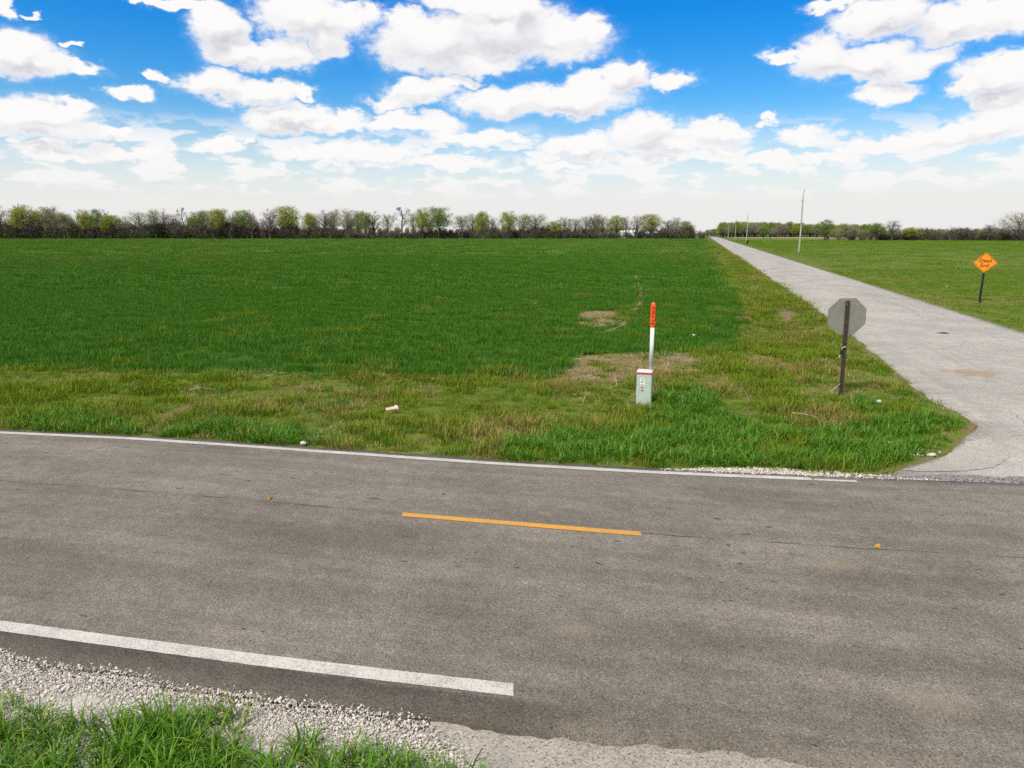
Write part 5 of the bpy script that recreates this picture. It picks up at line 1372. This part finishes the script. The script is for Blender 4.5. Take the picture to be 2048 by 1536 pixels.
vs, fs = [], []; tube(vs, fs, [Vector((-0.13, 0, 9.0)), Vector((-0.17, 0, 9.02)), Vector((-0.17, 0, 9.3)), Vector((-0.13, 0, 9.32))], [0.05, 0.055, 0.055, 0.05], 8)
BM2 = bpy.data.meshes.new('bracket'); BM2.from_pydata(vs, [], fs); BM2.materials.append(M_glass); BM2.update()
for i, (yy_, off, lab) in enumerate(((133.0, 5.8, 'nearest weathered utility pole right of the side road'), (281.0, 5.0, 'second utility pole along the side road, beside the black box'), (381.0, 5.0, 'third utility pole along the side road'),
                                     (486.0, 5.0, 'fourth utility pole along the side road, against the woods'), (600.0, 4.0, 'fifth utility pole along the side road, small against the woods'), (720.0, 4.0, 'sixth utility pole along the side road, tiny against the woods'), (870.0, 4.0, 'farthest utility pole along the side road, left of all the others'))):
    p_ = empty('utility_pole', (float(x_right(yy_)) + off, yy_, -0.03), 0.3 * i, 0, rad((0.2, 0.4, 0.3, 0.2, 0, 0, 0)[i]))
    for nm, me in (('shaft', PM), ('insulator', IM), ('bracket', BM2)):
        o = bpy.data.objects.new(nm, me); COL.objects.link(o); o.parent = p_
    tag(p_, lab, 'utility pole', 'utility poles along the side road')
p_ = empty('utility_pole', (124.5, 480, -0.02))
for nm, me in (('shaft', PM), ('insulator', IM)):
    o = bpy.data.objects.new(nm, me); COL.objects.link(o); o.parent = p_
p_.scale = (0.9, 0.9, 0.62)
tag(p_, 'short pale pole left of the side road near the horizon', 'utility pole')
e = empty('roadside_box', (78.9, 243.0, -0.03), 0.25)
bevel_box('cabinet', (0.50, 0.45, 1.05), (0, 0, 0.52), M_postblk, e, 0.05, 2)
bevel_box('hood', (0.56, 0.52, 0.14), (0, 0, 1.10), M_rubber, e, 0.05, 2)
tag(e, 'small black box standing by the second utility pole', 'box')

# white sheds glimpsed behind the tree line
M_shedw = mat_plain('white_sheet_metal', (0.66, 0.66, 0.64), 0.6, var=0.05, sc=1); M_shedr = mat_plain('pale_metal_roof', (0.70, 0.70, 0.69), 0.5, var=0.05, sc=1); M_shedo = mat_plain('dark_doorway', (0.03, 0.03, 0.03), 0.8)
def shed(x, y, rz, L, Wd, hh, rise, label, doors):
    e = empty('shed', (x, y, -0.02), rz)
    bevel_box('wall', (L, Wd, hh), (0, 0, hh / 2), M_shedw, e, 0)
    vs = [(-L / 2 - .3, -Wd / 2 - .3, hh), (L / 2 + .3, -Wd / 2 - .3, hh), (L / 2 + .3, Wd / 2 + .3, hh), (-L / 2 - .3, Wd / 2 + .3, hh), (-L / 2 - .3, 0, hh + rise), (L / 2 + .3, 0, hh + rise)]
    mesh_obj('roof', vs, [(0, 1, 5, 4), (2, 3, 4, 5), (1, 2, 5), (3, 0, 4), (3, 2, 1, 0)], M_shedr, e).location = (0, 0, 0.01)
    for (dx, dw, dh) in doors:
        bevel_box('door', (dw, 0.12, dh), (dx, -Wd / 2 - 0.02, dh / 2), M_shedo, e, 0)
    tag(e, label, 'shed')
shed(30.5, 446, 0.05, 8.5, 7, 2.5, 1.7, 'low white roofed shed with dark open front behind the tree line', [(-2.0, 5.0, 2.2)])
shed(76, 470, -0.04, 13.0, 9, 3.6, 1.5, 'long white shed behind the tree line, right part', [(3.5, 2.2, 2.4)])
shed(123, 640, 0.0, 10.0, 7, 2.8, 1.4, 'tiny white shed near the horizon left of the side road', [(0, 2, 2)])

# ------------------------------------------------------------------ litter, sticks and stones
def crumple(name, size, loc, mat, label, cat, seed, rz=0.0):
    r = np.random.default_rng(seed)
    bm = bmesh.new(); bmesh.ops.create_icosphere(bm, subdivisions=3, radius=1.0)
    for v in bm.verts:
        k = 0.72 + 0.5 * float(fbm(v.co.x * 2.2 + 9 + seed, v.co.y * 2.2 + v.co.z * 1.7, seed)) + float(r.normal(0, 0.13))
        v.co = Vector((v.co.x * size[0] * k, v.co.y * size[1] * k, v.co.z * size[2] * k))
    me = bpy.data.meshes.new(name); bm.to_mesh(me); bm.free(); me.materials.append(mat)
    o = bpy.data.objects.new(name, me); COL.objects.link(o); o.location = loc; o.rotation_euler = (0, 0, rz)
    return tag(o, label, cat)
M_bag = mat_plain('white_plastic_film', (0.52, 0.51, 0.49), 0.5, 0.4, var=0.25, sc=30)
crumple('plastic_bag', (0.052, 0.042, 0.034), (-3.62, 11.86, 0.02), M_bag, 'crumpled white plastic litter at the far road edge', 'litter', 3)
crumple('paper_scrap', (0.06, 0.04, 0.035), (7.91, 14.93, float(ground_z(7.91, 14.93)) + 0.07), M_bag, 'crumpled pale scrap in the grass right of the stop sign post', 'litter', 5)
M_cup = mat_plain('pink_paper_cup', (0.66, 0.42, 0.36), 0.55, var=0.1, sc=20); M_cupin = mat_plain('cup_print', (0.70, 0.62, 0.52), 0.5)
zc_ = float(ground_z(-2.47, 14.14)) + 0.10
e = empty('crushed_cup', (-2.47, 14.14, zc_), 0.65, 0, 0)
vs, fs = [], []
for i in range(6):
    t_ = i / 5; rr_ = 0.048 + 0.020 * t_
    for s in range(14):
        a = 6.2832 * s / 14
        dent = 1 - 0.35 * max(0, math.sin(a)) * math.sin(3.14 * t_)
        vs.append((-0.11 + 0.22 * t_, rr_ * math.cos(a) * 1.1, rr_ * math.sin(a) * 0.8 * dent))
for i in range(5):
    for s in range(14):
        fs.append((i * 14 + s, i * 14 + (s + 1) % 14, (i + 1) * 14 + (s + 1) % 14, (i + 1) * 14 + s))
fs.append(tuple(range(13, -1, -1)))
mesh_obj('cup_wall', vs, fs, M_cup, e, True)
vs = [(0.112, 0.078 * math.cos(6.2832 * s / 14), 0.058 * math.sin(6.2832 * s / 14)) for s in range(14)]
vs2, fs2 = [], []; tube(vs2, fs2, [Vector(v) for v in vs + vs[:1]], [0.006] * 15, 5)
mesh_obj('rim', vs2, fs2, M_cupin, e)
tag(e, 'crushed pinkish paper cup lying on the verge', 'cup')
M_stickw = mat_plain('bleached_wood', (0.46, 0.42, 0.35), 0.8)
def stick(pts, r0, label, mat=M_stickw, name='stick', twigs=()):
    e = empty(name, pts[0])
    def rel(p): return Vector(p) - Vector(pts[0])
    vs, fs = [], []
    P_ = [rel(p) for p in pts]
    tube(vs, fs, P_, [r0 * (1 - 0.5 * i / len(P_)) for i in range(len(P_))], 6)
    o = mesh_obj('stem', vs, fs, mat, e, True)
    for tw in twigs:
        vs, fs = [], []; tube(vs, fs, [rel(p) for p in tw], [r0 * 0.55, r0 * 0.4, r0 * 0.2][:len(tw)], 5)
        mesh_obj('twig', vs, fs, mat, e, True)
    return tag(e, label, 'stick')
g_ = lambda x, y, d=0.05: (x, y, float(ground_z(x, y)) + d)
stick([g_(5.72, 14.10, .07), g_(5.86, 13.95, .08), g_(6.05, 13.80, .06), g_(6.12, 13.72, .03)], 0.007, 'pale bleached stick lying in the grass left of the stop sign')
stick([g_(7.18, 15.66, .12), g_(7.30, 15.68, .20), g_(7.40, 15.68, .30)], 0.007, 'pale stick leaning against the foot of the stop sign post')
stick([g_(-7.55, 16.2, .10), g_(-7.3, 16.28, .12), g_(-6.95, 16.3, .08)], 0.005, 'thin pale stick on the green verge at the left')
M_dtwig = mat_plain('dark_dead_weed', (0.05, 0.032, 0.022), 0.9)
stick([(-0.30, 4.16, -0.05), (-0.27, 4.19, 0.04), (-0.24, 4.21, 0.10), (-0.20, 4.24, 0.15)], 0.006, 'dark dead weed sprouting at the corner of drive and gravel', M_dtwig, 'dead_weed',
      [[(-0.27, 4.19, 0.04), (-0.31, 4.2, 0.08), (-0.33, 4.2, 0.11)], [(-0.25, 4.2, 0.08), (-0.20, 4.2, 0.10), (-0.17, 4.2, 0.11)], [(-0.29, 4.17, 0.0), (-0.24, 4.15, 0.03), (-0.20, 4.14, 0.05)], [(-0.29, 4.17, 0.0), (-0.35, 4.15, 0.03), (-0.38, 4.15, 0.06)]])
def rock(name, size, loc, label, seed, mat):
    r = np.random.default_rng(seed)
    bm = bmesh.new(); bmesh.ops.create_icosphere(bm, subdivisions=2, radius=1.0)
    pl = [(Vector(r.normal(0, 1, 3)).normalized(), r.uniform(0.6, 0.9)) for _ in range(10)]
    for v in bm.verts:
        for nrm, d in pl:
            q = v.co.dot(nrm)
            if q > d: v.co -= nrm * (q - d)
        v.co = Vector((v.co.x * size[0], v.co.y * size[1], v.co.z * size[2]))
    me = bpy.data.meshes.new(name); bm.to_mesh(me); bm.free(); me.materials.append(mat)
    o = bpy.data.objects.new(name, me); COL.objects.link(o); o.location = loc; o.rotation_euler = (0, 0, seed)
    return tag(o, label, 'rock')
M_rock = mat_plain('pale_limestone_rock', (0.46, 0.42, 0.35), 0.9, var=0.2, sc=25)
rock('rock', (0.15, 0.09, 0.05), g_(6.62, 11.85, .04), 'pale flat rock in the grass at the junction corner', 2, M_rock)
rock('rock', (0.08, 0.05, 0.035), g_(6.95, 11.28, .03), 'small pale rock by the curb of the junction corner', 3, M_rock)
for (x, y, lab, sd_) in ((28.56, 47.0, 'white scrap in the pasture left of the orange sign', 11), (6.25, 24.3, 'white scrap among the wheat right of the marker post', 12)):
    crumple('paper_scrap', (0.05, 0.04, 0.04), (x, y, float(ground_z(x, y)) + 0.16), M_bag, lab, 'litter', sd_)
# withered bush by the far end of the side road
bsh = empty('withered_bush', (107.5, 408.0, -0.02), 0.5); bsh.scale = (1.1, 1.1, 1.05)
bv = bpy.data.objects.new('branches', BR[1]); COL.objects.link(bv); bv.parent = bsh; bv['kind'] = 'stuff'
tag(bsh, 'reddish brown bush at the end of the wheat field by the side road', 'bush')
